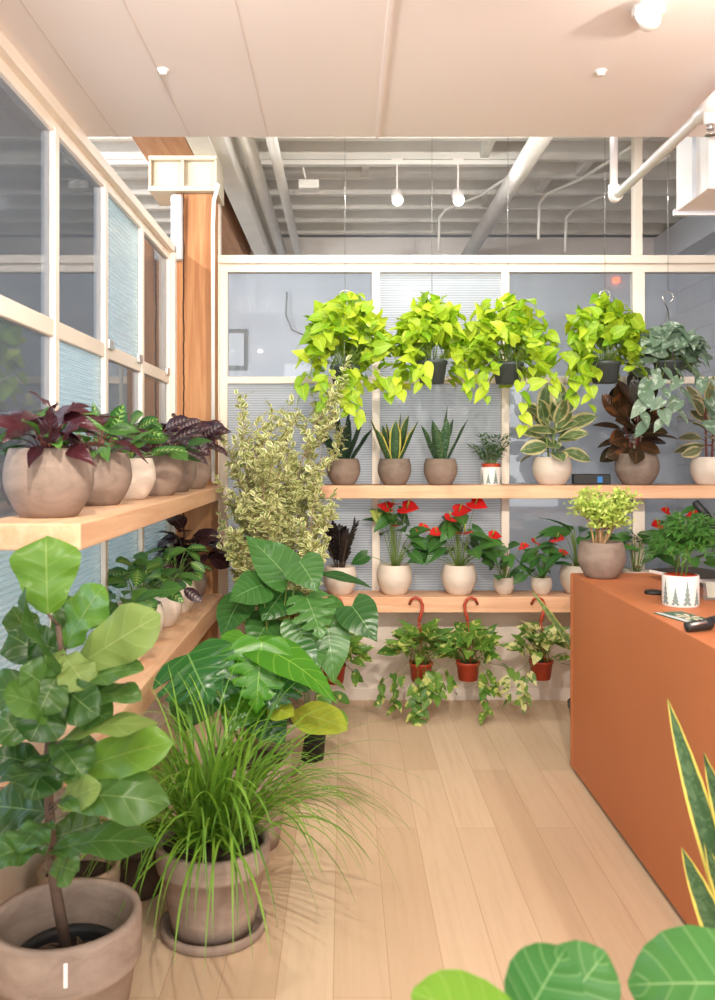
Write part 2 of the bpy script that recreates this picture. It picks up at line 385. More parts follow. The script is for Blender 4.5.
# ------------------------------------------------------------------ pots
def bowl(root, c, Rr, H, mat, soil=.86):
    c = V(c); b = MB()
    pr = [(0, 0), (.58 * Rr, 0), (.64 * Rr, .015 * H)]
    for k in range(1, 11):
        t = k / 10; pr.append((Rr * (.64 + .36 * math.sin(PI * (.5 * min(t / .58, 1)))) if t <= .58 else Rr * (1 - .12 * ((t - .58) / .42) ** 1.8), H * (.015 + .965 * t)))
    pr += [(.865 * Rr, H), (.825 * Rr, .985 * H), (.84 * Rr, .8 * H), (.82 * Rr, .7 * H)]
    b.lathe(pr, c, 44); o = b.build('pot', mat, root)
    s = MB(); s.lathe([(0, .015 * H), (.5 * Rr, .01 * H), (.845 * Rr, 0)], c + V((0, 0, soil * H)), 28); s.build('soil', M['soil'], root)
    return c + V((0, 0, soil * H))
def rim_pot(root, c, Rr, H, mat, soil=.9, band=.28, saucer=False, Rb=.72):
    c = V(c); b = MB(); z0 = .012 if saucer else 0
    x = lambda t: Rr * lerp(Rb, .93, t)
    pr = [(0, z0), (x(0), z0), (x(.3), .3 * H * (1 - band) + z0), (x(1), H * (1 - band))]
    pr += [(Rr * .985, H * (1 - band) + .002), (Rr, H * (1 - band) + .012), (Rr * 1.0, H * .97), (Rr * .985, H), (Rr * .9, H), (Rr * .885, H * .97), (Rr * .84, H * .5), (Rr * .72, .03)]
    b.lathe(pr, c, 56); o = b.build('pot', mat, root)
    if saucer:
        s = MB(); rs = Rr * .93
        s.lathe([(0, 0), (rs * .93, 0), (rs, .006), (rs * 1.01, .03), (rs * .96, .034), (rs * .9, .012), (0, .010)], c, 48); s.build('saucer', mat, root)
    s = MB(); s.lathe([(0, .01), (.5 * Rr, .006), (Rr * lerp(.74, .885, soil), 0)], c + V((0, 0, soil * H)), 32); s.build('soil', M['soil'], root)
    return c + V((0, 0, soil * H))
def taper_pot(root, c, Rr, H, mat, soil=.88, Rb=.78):
    c = V(c); b = MB()
    b.lathe([(0, 0), (Rr * Rb, 0), (Rr * .95, H * .84), (Rr, H * .85), (Rr * 1.02, H * .98), (Rr * .98, H), (Rr * .92, H * .98), (Rr * .9, H * .8), (Rr * .76, .01)], c, 32); b.build('pot', mat, root)
    s = MB(); s.lathe([(0, .006), (Rr * .9, 0)], c + V((0, 0, soil * H)), 24); s.build('soil', M['soil'], root)
    return c + V((0, 0, soil * H))

# ------------------------------------------------------------------ plant habits
def rosette(Fm, Sm, c, n, r, h, L, W, drop, shape='ell', arch=.12, fold=.25, lobe=0.0, wave=0.0, nw=4, az0=None, azr=2 * PI, sr=.0025, seg=7, bias=None, mi=0, c_r=.02, tilt=0.0, nf=.75):
    a = U(0, 6)
    for i in range(n):
        az = (a + i * 2.4 + U(-.25, .25)) if az0 is None else az0 + U(-.5, .5) * azr
        f = R.random(); rr = lerp(r[0], r[1], f); hh = lerp(h[1], h[0], f ** 1.3) * U(.88, 1.1)
        p0 = c + pol(az, U(.2, 1) * c_r); p1 = c + pol(az, rr, hh)
        if bias: p1 = p1 + V(bias) * R.random()
        pts = bez(p0, p1, (pol(az, -rr * .1) + V((0, 0, hh * .25))), 5)
        if Sm is not None: Sm.tube(pts, sr, sr * .7, 5)
        l = U(*L); dz = U(*drop); d = (pol(az + U(-.35, .35), 1) + V((0, 0, -dz))).normalized()
        leaf(Fm, p1, p1 + d * l, U(*W), V((0, -nf * U(.3, 1.6), 1)) if abs(d.z) < .9 else V((0, -1, .2)), arch, fold, shape, seg, lobe, wave, nw, roll=U(-.45, .45) + tilt, mi=mi)

def finish(root, Fm, lm, Sm=None, sm=None, fname='foliage', sname='stem'):
    if Sm is not None and Sm.v: Sm.build(sname, sm, root)
    Fm.build(fname, lm, root)

def snake(root, c, n, L, W, lm, spread=.05, lean=.35, thick=.0):
    Fm = MB()
    for i in range(n):
        az = i * 2.4 + U(-.3, .3); f = i / max(1, n - 1)
        p0 = c + pol(az, spread * (.2 + .8 * f)); l = U(*L) * (1 - .22 * f)
        tip = p0 + (V((0, 0, 1)) + pol(az, lean * (.15 + f))).normalized() * l
        leaf(Fm, p0, tip, U(*W), pol(az, -1) + V((0, 0, .2)), U(-.07, -.01), .42, 'strap', 10, wave=.03, nw=2, roll=U(-.4, .4))
    Fm.build('foliage', lm, root)

def hanger(root, rim_c, Rr, top, mat, hook_h=.09, hr=.004, wires=3):
    b = MB()
    for k in range(wires):
        az = k * 2 * PI / wires + .5
        b.tube([rim_c + pol(az, Rr), top - V((0, 0, hook_h))], .0018, seg=5)
    pts = [top - V((0, 0, hook_h)), top - V((0, 0, hook_h * .55))]
    for k in range(9):
        an = PI * (1.0 - k / 8 * 1.35); pts.append(top + V((.030 * math.cos(an), 0, -.030 + .030 * math.sin(an))))
    b.tube(pts[0:1] + pts[2:], hr, hr * .9, 7)
    return b.build('hanger', mat, root)

def pothos_basket(name, label, cat, px, rim_y, Y, lm, Rr, H, n, rx, up, L, W, strands, hook_mat, group, pot_m, wire_top=3.46, hooky=None, elong=1.0):
    rim = at(px, rim_y, Y); base = rim - V((0, 0, H))
    root = thing(name, label, cat, base, group)
    c = taper_pot(root, base, Rr, H, pot_m)
    Fm, Sm = MB(), MB()
    for i in range(n):
        az = U(0, 2 * PI); e = math.asin(R.random() ** .9) if R.random() < .85 else U(-.5, .1)
        k = U(.55, 1.02)
        p = rim + V((rx * math.cos(az) * math.cos(e) * k, rx * .9 * math.sin(az) * math.cos(e) * k, up * math.sin(e) * k + .015))
        if e < 0.15 and (p - rim).xy.length < Rr * 1.25: continue
        if math.sin(az) < -.15 and e < .38 and abs(p.x - rim.x) < Rr * 1.15: continue
        if R.random() < .2: Sm.tube(bez(c + pol(az, .03), p, (0, 0, .06), 4), .0018, .0012, 4)
        l = U(*L); up_ = max(0, math.sin(e)); d = (pol(az + U(-1.2, 1.2), 1) * U(.4, 1) + V((0, 0, U(lerp(-1.0, -.5, up_), lerp(.3, 1.0, up_))))).normalized()
        leaf(Fm, p - d * l * .4, p + d * l * .6, l * U(*W), pol(az + U(-.6, .6), .7) + V((U(-.3, .3), -.45, U(.2, 1.1))), U(.05, .2), U(.1, .5), 'heart', 6, .16, wave=.05, nw=1.5, roll=U(-.7, .7))
    for az, r0, dn, k in strands:
        p0 = rim + pol(az, Rr * .95); pts = [c + pol(az, .03), p0 + V((0, 0, .02))]
        q = p0 + pol(az, r0); m = 7
        for j in range(1, m + 1): pts.append(V((lerp(p0.x, q.x, min(1, j / 3)) + U(-.01, .01), lerp(p0.y, q.y, min(1, j / 3)) + U(-.01, .01), rim.z - dn * j / m)))
        Sm.tube(pts, .002, .0012, 4)
        for j in range(k):
            t = (j + 1) / k * (len(pts) - 2) + .9; i0 = min(int(t), len(pts) - 2); p = pts[i0].lerp(pts[i0 + 1], min(1, t - i0))
            a2 = az + (-1) ** j * U(.6, 1.5); l = U(*L) * U(.7, 1)
            d = (pol(a2, 1) * .6 + V((0, 0, -U(.6, 1.1)))).normalized()
            leaf(Fm, p, p + d * l, l * U(*W), pol(a2, .5) + V((0, -.8, .4)), .08, .2, 'heart', 6, .16, roll=U(-.5, .5))
    finish(root, Fm, lm, Sm, M['stem_green'])
    return root, rim

# ================================================================== THE ROOM
XL, YB = -1.0, 5.366
box_struct('floor', (-4.2, -.9, -.06), (3.3, 8.4, 0), M['floor'])
# soffit over the front of the shop, with its seams and edge strip
b = MB(); b.box((XL, -.6, 2.70), (3.3, 3.33, 2.84)); o = struct(b.build('ceiling', M['soffit'], smooth=False))
for k, (px, w) in enumerate(((118, .003), (190, .003), (268, .002))):
    x = (px - CX) / 264.3
    box_struct('trim_%d' % (k + 1), (x - w / 2, -.6, 2.6985), (x + w / 2, 3.33, 2.7002), M['seam'])
x = (377 - CX) / 264.3
box_struct('trim_4', (x - .006, -.6, 2.694), (x + .006, 3.33, 2.7005), M['soffit'])
# deck and joists of the open ceiling
box_struct('ceiling', (-4.2, 3.34, 3.78), (3.3, 8.4, 3.84), M['deck'])
k = 0; y = 3.6
jo = MB(); jo.box((-4.2, -.025, 3.5), (3.2, .025, 3.78)); j0 = struct(jo.build('ceiling_joist', M['joist'], smooth=False)); j0.location.y = y
while y < 8.0:
    y += .40; j = j0.copy(); COL.objects.link(j); j.location.y = y
for (x, y0) in ((-.6, 5.6), (.15, 6.0), (.95, 5.6), (1.5, 6.4), (1.7, 6.0), (2.2, 5.6), (-2.2, 6.0), (1.15, 6.8)):
    b = MB(); b.box((x - .025, y0 + .03, 3.51), (x + .025, y0 + .37, 3.77)); struct(b.build('ceiling_joist', M['joist'], smooth=False))
box_struct('wall_back', (-4.2, 8.2, 0), (3.3, 8.36, 3.78), M['far_wall'])
box_struct('trim_5', (-4.1, 8.12, 3.30), (3.1, 8.2, 3.5), M['white'])
box_struct('wall_left', (-4.2, -.6, 0), (-4.06, 8.2, 3.78), M['far_wall'])
# painted brick wall on the right
m, nt, out = new_mat('painted_brick'); n = N(nt)
bk = n.node('ShaderNodeTexBrick'); sx = n.node('ShaderNodeSeparateXYZ'); n.put(sx.inputs[0], n.geo())
cx = n.node('ShaderNodeCombineXYZ'); n.put(cx.inputs[0], sx.outputs[1]); n.put(cx.inputs[1], sx.outputs[2]); n.put(bk.inputs['Vector'], cx.outputs[0])
for kk, vv in (('Scale', 1.0), ('Mortar Size', .006), ('Brick Width', .4), ('Row Height', .2)): bk.inputs[kk].default_value = vv
bk.inputs['Color1'].default_value = lin((196, 198, 206)); bk.inputs['Color2'].default_value = lin((206, 207, 212)); bk.inputs['Mortar'].default_value = lin((178, 180, 188))
nt.links.new(n.bsdf(bk.outputs['Color'], .7, 0, .3, bk.outputs['Fac'], -.3, .01), out.inputs[0])
box_struct('wall_right', (3.1, -.6, 0), (3.3, 8.2, 3.78), m)
box_struct('beam', (2.86, 3.4, 3.22), (3.1, 8.12, 3.49), M['bluegrey'])
# timber column with its steel cap and the timber beam it carries
box_struct('column', (-.985, 5.13, 0), (-.765, 5.36, 3.02), M['timber'], bevel=.006)
b = MB(); b.box((-1.13, 5.08, 3.02), (-.735, 5.40, 3.05)); b.box((-1.13, 5.08, 3.20), (-.735, 5.40, 3.225)); b.box((-1.13, 5.085, 3.05), (-1.115, 5.395, 3.2)); b.box((-.75, 5.085, 3.05), (-.735, 5.395, 3.2))
b.box((-1.115, 5.12, 3.05), (-.75, 5.14, 3.2)); b.box((-.94, 5.085, 3.05), (-.925, 5.12, 3.2))
o = b.build('column_cap', M['cap'], smooth=False, bevel=.004); struct(o)
box_struct('trim_100', (-.865, 4.3, 3.226), (-.74, 5.4, 3.25), M['galv'])
box_struct('beam', (-1.16, 4.3, 3.226), (-.868, 8.12, 3.498), M['timber_y'], bevel=.006)
# back partition: rails, mullions, panes and the low white wall
pb = YB
nt_ = [5]
def trim(lo, hi, mat=M['frame']):
    nt_[0] += 1; return box_struct('trim_%d' % nt_[0], lo, hi, mat, bevel=.003)
bx = lambda px: (px - CX) / 164.0
bz_ = lambda py: EYE - (py - CY) / 164.0
XR = 3.1
trim((bx(218), pb, bz_(272)), (XR, pb + .06, bz_(258)))
trim((bx(218), pb - .03, bz_(264)), (XR, pb, bz_(256)))
trim((bx(220), pb + .005, bz_(383.5)), (XR, pb + .05, bz_(376.5)))
trim((bx(212), pb - .02, 0), (bx(220), pb + .06, 3.45))
trim((bx(220), pb, .55), (bx(227.5), pb + .055, bz_(272)))
cols = [(372, 380), (501.5, 509.5), (633, 645), (776, 785)]
for a, c in cols: trim((bx(a), pb, .56), (bx(c), pb + .055, bz_(272)))
trim((bx(634), pb - .005, bz_(256)), (bx(642.5), pb + .055, 3.49))
trim((bx(220), pb - .005, .53), (XR, pb + .06, .62))
box_struct('wall_partition', (bx(212), pb, 0), (XR, pb + .06, .529), M['low_wall'])
box_struct('baseboard_back', (bx(214), pb - .014, 0), (XR, pb, .075), M['low_wall'], bevel=.003)
nw_ = [0]
def window(lo, hi, mat):
    nw_[0] += 1; b = MB(); b.box(lo, hi); return struct(b.build('window_%d' % nw_[0], mat, smooth=False))
spans = [(227.5, 372), (380, 501.5), (509.5, 633), (645, 776)]
for i, (a, c) in enumerate(spans):
    window((bx(a), pb + .024, bz_(376.5)), (bx(c), pb + .030, bz_(272)), M['ribbed'] if i == 1 else M['glass'])
    window((bx(a), pb + .024, .62), (bx(c), pb + .030, bz_(383.5)), M['ribbed'] if i in (0, 1) else M['glass'])
window((bx(785), pb + .024, .62), (XR, pb + .030, bz_(272)), M['glass'])
# left window wall
ys = [0.42, 1.08, 1.75, 2.41, 3.06, 3.70, 4.37, 5.06]
trim((XL - .05, -.5, 2.615), (XL + .0, 5.10, 2.70)); trim((XL - .0, -.5, 2.655), (XL + .03, 5.10, 2.70))
trim((XL - .04, -.5, 1.905), (XL + .0, 5.08, 1.965)); trim((XL - .04, -.5, .60), (XL + .0, 5.08, .66))
for y in ys: trim((XL - .04, y - .022, .66), (XL + .004, y + .022, 2.63))
trim((XL - .05, 5.05, 0), (XL + .03, 5.115, 2.70))
box_struct('wall_partition', (XL - .05, -.5, 0), (XL, 5.06, .60), M['low_wall'])
yy = [-.5] + ys
pat = {(4, 0): 1, (5, 1): 1, (3, 0): 1, (6, 0): 0, (5, 0): 0, (2, 0): 1}
for i in range(len(yy) - 1):
    up = 'ribbed_blue' if i == 6 else 'glass'
    lo = 'ribbed_blue' if i in (5,) else 'glass'
    a, c = yy[i] + .022, yy[i + 1] - .022
    window((XL - .022, a, 1.965), (XL - .016, c, 2.615), M[up])
    window((XL - .022, a, 1.25), (XL - .016, c, 1.905), M[lo])
    window((XL - .022, a, .66), (XL - .016, c, 1.245), M['ribbed_blue'])
for y in (3.76, 4.30, 4.98):
    b = MB(); b.box((XL, y - .05, 1.945), (XL + .012, y + .03, 1.985)); o = b.build('clip', M['silver'], smooth=False, bevel=.002)
    o.name = 'window_clip'; tag(o, 'small clear clip on the left window rail, ' + {3.76: 'nearest of three', 4.30: 'middle of three', 4.98: 'farthest of three, by the timber column'}[y], 'clip', 'clips along the window rail')

# ------------------------------------------------------------------ shelves and counter
SZ, LZ = 1.318, .674          # tops of the back shelves
def shelf(lo, hi, mat, label):
    b = MB(); b.box(lo, hi); o = b.build('wall_shelf', mat, smooth=False, bevel=.004, loc=((lo[0] + hi[0]) / 2, (lo[1] + hi[1]) / 2, lo[2])); return tag(o, label, 'shelf', 'fir display shelves')
shelf((-.14, 5.08, SZ - .075), (3.05, pb - .004, SZ), M['shelf_x'], 'long upper fir shelf against the back glass, below the hanging baskets')
shelf((-.14, 5.08, LZ - .09), (3.05, pb - .032, LZ), M['shelf_x'], 'long lower fir shelf at the back holding the red anthuriums')
LSZ, LLZ = 1.315, .69
shelf((-.994, 2.34, LSZ - .072), (-.70, 5.11, LSZ), M['shelf_y'], 'upper fir shelf along the left windows with six round bowls')
shelf((-.994, 2.40, LLZ - .10), (-.70, 5.11, LLZ), M['shelf_y'], 'lower fir shelf along the left windows, behind the fiddle leaf fig')
CT = .936
root = thing('sales_counter', 'terracotta coloured block counter on the right', 'counter', (1.8, 2.8, 0))
b = MB(); b.box((1.077, 1.3, .022), (2.6, 4.177, CT)); b.build('body', M['terracotta_counter'], root, False, .003)
b = MB(); b.box((1.095, 1.32, 0), (2.58, 4.15, .022)); b.build('plinth', M['plinth'], root, False)
b = MB(); b.box((1.0745, 4.150, .022), (1.077, 4.1775, CT - .004)); b.build('edge_strip', M['terracotta_counter'], root, False)

# ================================================================== CEILING FITTINGS
def pipe(pts, r, label, mat='galv', name='ceiling_pipe', group='pipes under the open ceiling'):
    b = MB(); b.tube(pts, r, seg=14); return tag(b.build(name, M[mat], loc=pts[0]) if False else b.build(name, M[mat]), label, 'pipe', group)
pipe([(.50, 4.0, 3.20), (.94, 8.1, 3.22)] if False else [(1.12, 3.9, 3.30), (1.12, 8.1, 3.30)], .058, 'thick white pipe under the joists, above the middle hanging baskets')
pipe([(-.42, 3.9, 3.33), (-.42, 8.1, 3.33)], .035, 'pair of thin white pipes by the timber beam, the one farther from it')
pipe([(-.575, 3.9, 3.36), (-.575, 8.1, 3.36)], .045, 'pair of thin white pipes by the timber beam, the one nearer to it')
b = MB(); b.box((-.79, 3.9, 3.24), (-.66, 8.1, 3.48)); tag(b.build('ceiling_duct', M['galv'], smooth=False, bevel=.01), 'flat cream duct running alongside the timber beam', 'duct')
for (x0, x1, y, lab) in ((.75, 1.3, 6.6, 'thin bent conduit branching left of the thick white pipe'), (1.45, 1.9, 6.2, 'thin bent conduit right of the thick white pipe'), (1.75, 2.15, 6.6, 'thin bent conduit near the right partition post')):
    b = MB(); b.tube([(x1, y - .8, 3.47), (lerp(x0, x1, .5), y, 3.44), (x0 + .05, y + .3, 3.42), (x0, y + .33, 3.36), (x0, y + .35, 3.2), (x0, y + .36, 3.1)], .012, seg=8)
    tag(b.build('conduit', M['galv']), lab, 'pipe', 'thin electrical conduits')
# sprinkler line that drops through the soffit edge
b = MB(); X = 1.165; z = 2.605
b.tube([(X, .2, z), (X, 3.77, z)], .019, seg=16)
root = thing('sprinkler_pipe', 'white sprinkler pipe with an elbow running below the soffit at upper right', 'pipe', (X, 3.8, z))
b.build('pipe_run', M['white'], root)
b = MB(); b.tube([(X, 3.80, z + .02), (X, 3.80, 3.49)], .017, seg=16); b.build('riser', M['white'], root)
b = MB(); b.tube([(X, 3.74, z), (X, 3.79, z), (X, 3.80, z + .012), (X, 3.80, z + .055)], .024, seg=16); b.build('elbow', M['white'], root)
b = MB(); b.tube([(X, 2.70, z), (X, 2.88, z)], .027, seg=16); b.tube([(X, 2.80, z + .0), (X, 2.80, z - .055)], .020, seg=14); b.build('tee', M['white'], root)
b = MB(); b.tube([(X, 2.80, z - .055), (X, 2.80, z - .075)], .009, seg=10); b.lathe([(0, 0), (.016, 0), (.016, .003), (0, .004)], (X, 2.80, z - .092), 16); b.tube([(X - .01, 2.8, z - .07), (X - .008, 2.8, z - .09)], .002); b.tube([(X + .01, 2.8, z - .07), (X + .008, 2.8, z - .09)], .002); b.build('sprinkler_head', M['steel'], root)
# air handler box
root = thing('air_duct_box', 'white boxed air unit hanging beyond the soffit at upper right', 'duct', (1.9, 3.55, 2.52))
b = MB(); b.box((1.40, 3.38, 2.52), (2.5, 3.71, 3.4)); b.build('casing', M['white'], root, False, .004)
b = MB(); b.box((1.386, 3.50, 2.52), (1.4, 3.505, 3.4)); b.box((1.39, 3.70, 2.505), (2.5, 3.72, 2.53)); b.build('seam_flange', M['bluegrey'], root, False)
b = MB(); b.box((1.455, 3.372, 2.62), (2.4, 3.38, 3.35)); b.build('access_panel', M['bluegrey'], root, False)
# sprinkler cover caps on the soffit
for px, py, lab in ((163, 70, 'small white sensor on the soffit, the one above the left windows'), (601, 71, 'small white sensor on the soffit, left of the sprinkler pipe')):
    s = (CY - py) / 1.2; p = V(((px - CX) / s, F / s, 2.70))
    b = MB(); b.lathe([(0, -.014), (.012, -.013), (.014, -.004), (.02, -.001), (.02, .001)], p, 20); tag(b.build('ceiling_sensor', M['white']), lab, 'sensor', 'small sensors on the soffit')
# projector-like unit hanging from a rod in the back room
root = thing('ceiling_speaker', 'small white box hung on a rod under the joists, left of centre', 'speaker', at(309, 186, 6.0))
p = at(309, 186, 6.0); b = MB(); b.box(p + V((-.07, -.06, -.03)), p + V((.07, .06, .03))); b.build('housing', M['galv'], root, False, .008)
b = MB(); b.tube([p + V((-.02, 0, .03)), V((p.x - .05, p.y, 3.5))], .008); b.build('rod', M['galv'], root)
# spotlights
def spot(p, aim, label, energy, size=.03, cone=70, group='track spotlights', col=(1, .91, .80), top=None, blend=.6, lamp=True, rad=.028):
    p, aim = V(p), V(aim); d = (aim - p).normalized()
    root = thing('track_spotlight', label, 'spotlight', p, group)
    b = MB(); b.tube([p - d * .13, p - d * .125, p + d * .0], size, size, 18); b.build('housing', M['white'], root)
    b = MB(); b.tube([p + d * .0005, p + d * .003], size * .86, seg=18); b.build('lens', M['bulb'], root)
    t = V((p.x, p.y, top if top is not None else 2.70)) - d * V((1, 1, 0)).length * 0
    q = p - d * .07
    b = MB(); b.tube([q, V((q.x, q.y, t.z - .02))], .007, seg=8); b.box((q.x - .04, q.y - .015, t.z - .022), (q.x + .04, q.y + .015, t.z)); b.build('bracket', M['white'], root, False)
    if lamp:
        l = bpy.data.lights.new('spot', 'SPOT'); l.energy = energy; l.color = col; l.spot_size = math.radians(cone); l.spot_blend = blend; l.shadow_soft_size = rad
        lo = bpy.data.objects.new('spot_lamp', l); COL.objects.link(lo); lo.location = d * .012; lo.rotation_euler = d.to_track_quat('-Z', 'Y').to_euler(); lo.parent = root
    return root
spot((.79, 2.30, 2.655), (-.2, 0, 1.95), 'white track spotlight on the soffit, glaring at upper right', 80, cone=85)
spot((1.08, 1.85, 2.47), (1.0, 2.15, 2.70), 'white track spotlight tipped up at the soffit, out at upper right', 18, cone=110)
spot((-.35, 1.0, 2.58), (-.1, 5.2, 1.3), 'white track spotlight over the entrance, on the left of the aisle', 190, cone=75)
spot((.55, .9, 2.58), (.5, 4.4, .4), 'white track spotlight over the entrance, mid aisle', 150, cone=80)
spot((1.75, 1.2, 2.58), (1.7, 3.6, .9), 'white track spotlight above the counter', 95, cone=95)
spot((-.88, 1.55, 2.58), (-.1, 3.3, 0), 'white track spotlight beside the left windows, aimed at the floor plants', 42, cone=80)
for (x, lab) in ((.36, 'left one of the two spotlights glowing beyond the back glass'), (.77, 'right one of the two spotlights glowing beyond the back glass'), (-1.74, 'spotlight seen through the left window, nearest the timber column'), (-2.0, 'spotlight seen through the left window, middle of three'), (-2.28, 'spotlight seen through the left window, farthest from the column')):
    spot((x, 5.9, 3.20), (x * .8 + .1, 4.2, 2.0) , lab, 30, size=.04, cone=150, group='spotlights beyond the glass', top=3.5, lamp=True, col=(.95, .97, 1.0))
for (x, e, lab) in ((.05, 62, 'leftmost of three added fill spotlights on the joists just past the soffit edge'), (1.0, 62, 'middle of three added fill spotlights on the joists just past the soffit edge'), (2.3, 70, 'rightmost of three added fill spotlights on the joists just past the soffit edge'), (-1.7, 105, 'nearer of two added fill spotlights on the joists over the left room'), (-3.0, 150, 'farther of two added fill spotlights on the joists over the left room')):
    spot((x, 3.62, 3.22), (x, 7.6, 1.5), lab, e, size=.04, cone=140, group='spotlights beyond the glass', top=3.5, col=(1, .95, .88), blend=.9)  # extra lamps hidden by the soffit, added to brighten the rooms beyond the glass
b = MB(); b.box((-2.5, 5.94, 3.455), (1.2, 5.99, 3.485)); tag(b.build('light_track', M['galv'], smooth=False), 'long pale light track under the joists beyond the glass', 'light track')
b = MB(); b.box((2.50, 8.15, 3.09), (2.56, 8.2, 3.14)); tag(b.build('alarm_light', M['red_led'], smooth=False, bevel=.01), 'small glowing red light high on the far wall', 'light')
root = thing('picture_frame', 'dark framed panel on the far wall behind the left pane', 'picture', (-1.0, 8.19, 2.28))
b = MB(); b.box((-1.1, 8.17, 2.28), (-.9, 8.2, 2.66)); b.build('frame', M['grey_plastic'], root, False)
b = MB(); b.box((-1.07, 8.165, 2.32), (-.93, 8.171, 2.62)); b.build('picture', M['bluegrey'], root, False)
# white surface boxes fixed to the column
root = thing('cable_cover', 'white vertical cable cover on the front face of the timber column', 'cable cover', (-.93, 5.12, 2.3))
b = MB(); b.box((-1.0, 5.07, 2.62), (-.935, 5.129, 3.0)); b.build('cover', M['bluegrey'], root, False, .015)
b = MB(); b.tube([(-.745, 5.08, 3.02), (-.735, 5.06, 3.06), (-.72, 5.04, 3.04), (-.745, 5.04, 2.95), (-.752, 5.05, 2.8), (-.752, 5.06, 1.34)], .012, seg=8)
tag(b.build('conduit', M['galv']), 'thin white conduit running down the right edge of the timber column', 'pipe', 'thin electrical conduits')
b = MB(); b.tube([at(287, 292, 8.15), at(286, 315, 8.13), at(292, 330, 8.13), at(306, 336, 8.13), at(330, 336, 8.15)], .008, seg=6)
tag(b.build('wall_cable', M['grey_plastic']), 'dark cable looping on the far wall behind the left pane', 'cable')

# ================================================================== HANGING BASKETS
YH = 4.86
hang = [
 ('neon_pothos_basket', 'neon pothos basket, leftmost, largest, with leaves trailing before the dark snake plant', 'hanging plant', 345, 366, 'neon', .082, .115, 330, .255, .38, (.068, .11), (.72, .88), [(-1.4, .03, .26, 8), (-1.0, .04, .30, 8), (-2.2, .12, .22, 6), (-2.7, .18, .16, 4), (-.4, .17, .16, 4), (-1.75, .02, .18, 5)], 290, 'steel'),
 ('neon_pothos_basket', 'neon pothos basket, second from the left, above the yellow-edged snake plant', 'hanging plant', 432, 361, 'neon', .085, .125, 290, .235, .33, (.068, .11), (.72, .88), [(-2.5, .16, .18, 5), (-.6, .14, .14, 4), (-2.0, .10, .14, 4)], 296, 'green_plastic'),
 ('neon_pothos_basket', 'neon pothos basket, third from the left, widest, above the small palm', 'hanging plant', 508, 363, 'neon', .085, .115, 320, .265, .34, (.068, .11), (.72, .88), [(-2.7, .18, .16, 5), (-2.3, .15, .20, 5), (-.5, .17, .14, 4), (-1.2, .07, .36, 6)], 300, 'green_plastic'),
 ('neon_pothos_basket', 'neon pothos basket, rightmost of the lime ones, above the cream-edged rubber plant', 'hanging plant', 605, 362, 'neon', .085, .115, 290, .235, .34, (.068, .11), (.72, .88), [(-2.7, .13, .20, 5), (-2.3, .10, .25, 5)], 290, 'steel'),
 ('silver_pothos_basket', 'silvery grey-green pothos basket, last on the right', 'hanging plant', 668, 361, 'scind', .08, .10, 130, .20, .18, (.10, .15), (.62, .76), [(-2.6, .12, .36, 6), (-2.1, .08, .34, 6), (-1.4, .03, .28, 5), (-.6, .14, .34, 6), (-.1, .16, .28, 5)], 292, 'steel'),
]
for nm, lab, cat, px, ry, lm, Rr, H, n_, rx, up, L, W, st, hy, hm in hang:
    root, rim = pothos_basket(nm, lab, cat, px, ry, YH, L_[lm], Rr, H, n_, rx, up, L, W, st, None, 'baskets hanging before the back glass', M['grey_plastic'])
    top = at(px, hy, YH); hanger(root, rim, Rr * .98, top, M[hm], .10, .008 if hm == 'green_plastic' else .004)
    b = MB(); b.tube([top + V((0, 0, -.004)), V((top.x, top.y, 3.5))], .0016, seg=5)
    tag(b.build('hanging_wire', M['steel']), 'thin steel wire that holds the ' + lab.split(',')[0] + ', ' + lab.split(',')[1].strip(), 'wire', 'wires holding the baskets')

# ================================================================== UPPER BACK SHELF
YS = 5.20
def on(px, y, z): return V(((px - CX) * y / F, y, z))
G = 'plants on the upper back shelf'
for px, Rr, H, mat, lm, lab, n_, L, W, lean in (
    (343.5, .100, .155, 'taupe_warm', 'snake_dark', 'dark green snake plant in a taupe bowl, leftmost on the upper back shelf', 6, (.30, .40), (.078, .095), .6),
    (394.5, .100, .155, 'taupe', 'snake_yellow', 'yellow-edged snake plant in a taupe bowl on the upper back shelf', 8, (.25, .35), (.066, .08), .6),
    (440.5, .100, .155, 'taupe_warm', 'snake_mottle', 'mottled snake plant in a taupe bowl, next to the small palm', 8, (.25, .35), (.066, .082), .6)):
    c = on(px, YS, SZ); root = thing('potted_snake_plant', lab, 'potted plant', c, G)
    top = bowl(root, c, Rr, H, M[mat]); snake(root, top - V((0, 0, .01)), n_, L, W, L_[lm], .045, lean)
def tree_pot(root, c, Rr, H, nt=9):
    b = MB(); b.lathe([(0, 0), (Rr * .97, 0), (Rr, .006), (Rr, H - .004), (Rr * .985, H), (Rr * .93, H), (Rr * .92, H * .9), (Rr * .92, .012)], c, 40); p = b.build('pot', M['ceramic'], root)
    t = MB()
    for k in range(nt):
        a = 2 * PI * k / nt + 2.2; hh = H * (.84 if k % 2 == 0 else .58); z0 = H * .10
        for j in range(5):
            f = j / 5; w = (1 - f) * .26 * (2 * PI / nt) * 1.5; za = z0 + hh * f * .9; zb = za + hh * .26
            vs = []
            for (da, z_) in ((-w, za), (-w * .4, za - .004), (0, za + .004), (w * .4, za - .004), (w, za), (0, min(zb, H * .97))):
                vs.append((c.x + (Rr + .0008 + j * .0001) * math.cos(a + da), c.y + (Rr + .0008 + j * .0001) * math.sin(a + da), c.z + z_))
            t.add(vs, [(0, 1, 5), (1, 2, 5), (2, 3, 5), (3, 4, 5)])
    t.build('tree_print', M['print_grey'], p)
    s = MB(); s.lathe([(0, .008), (Rr * .92, 0)], c + V((0, 0, H * .9)), 24); s.build('soil', M['soil'], root)
    return c + V((0, 0, H * .9))
c = on(491, YS, SZ); root = thing('potted_palm', 'small feathery palm in a white pot with grey fir trees, on the upper shelf', 'potted plant', c, G)
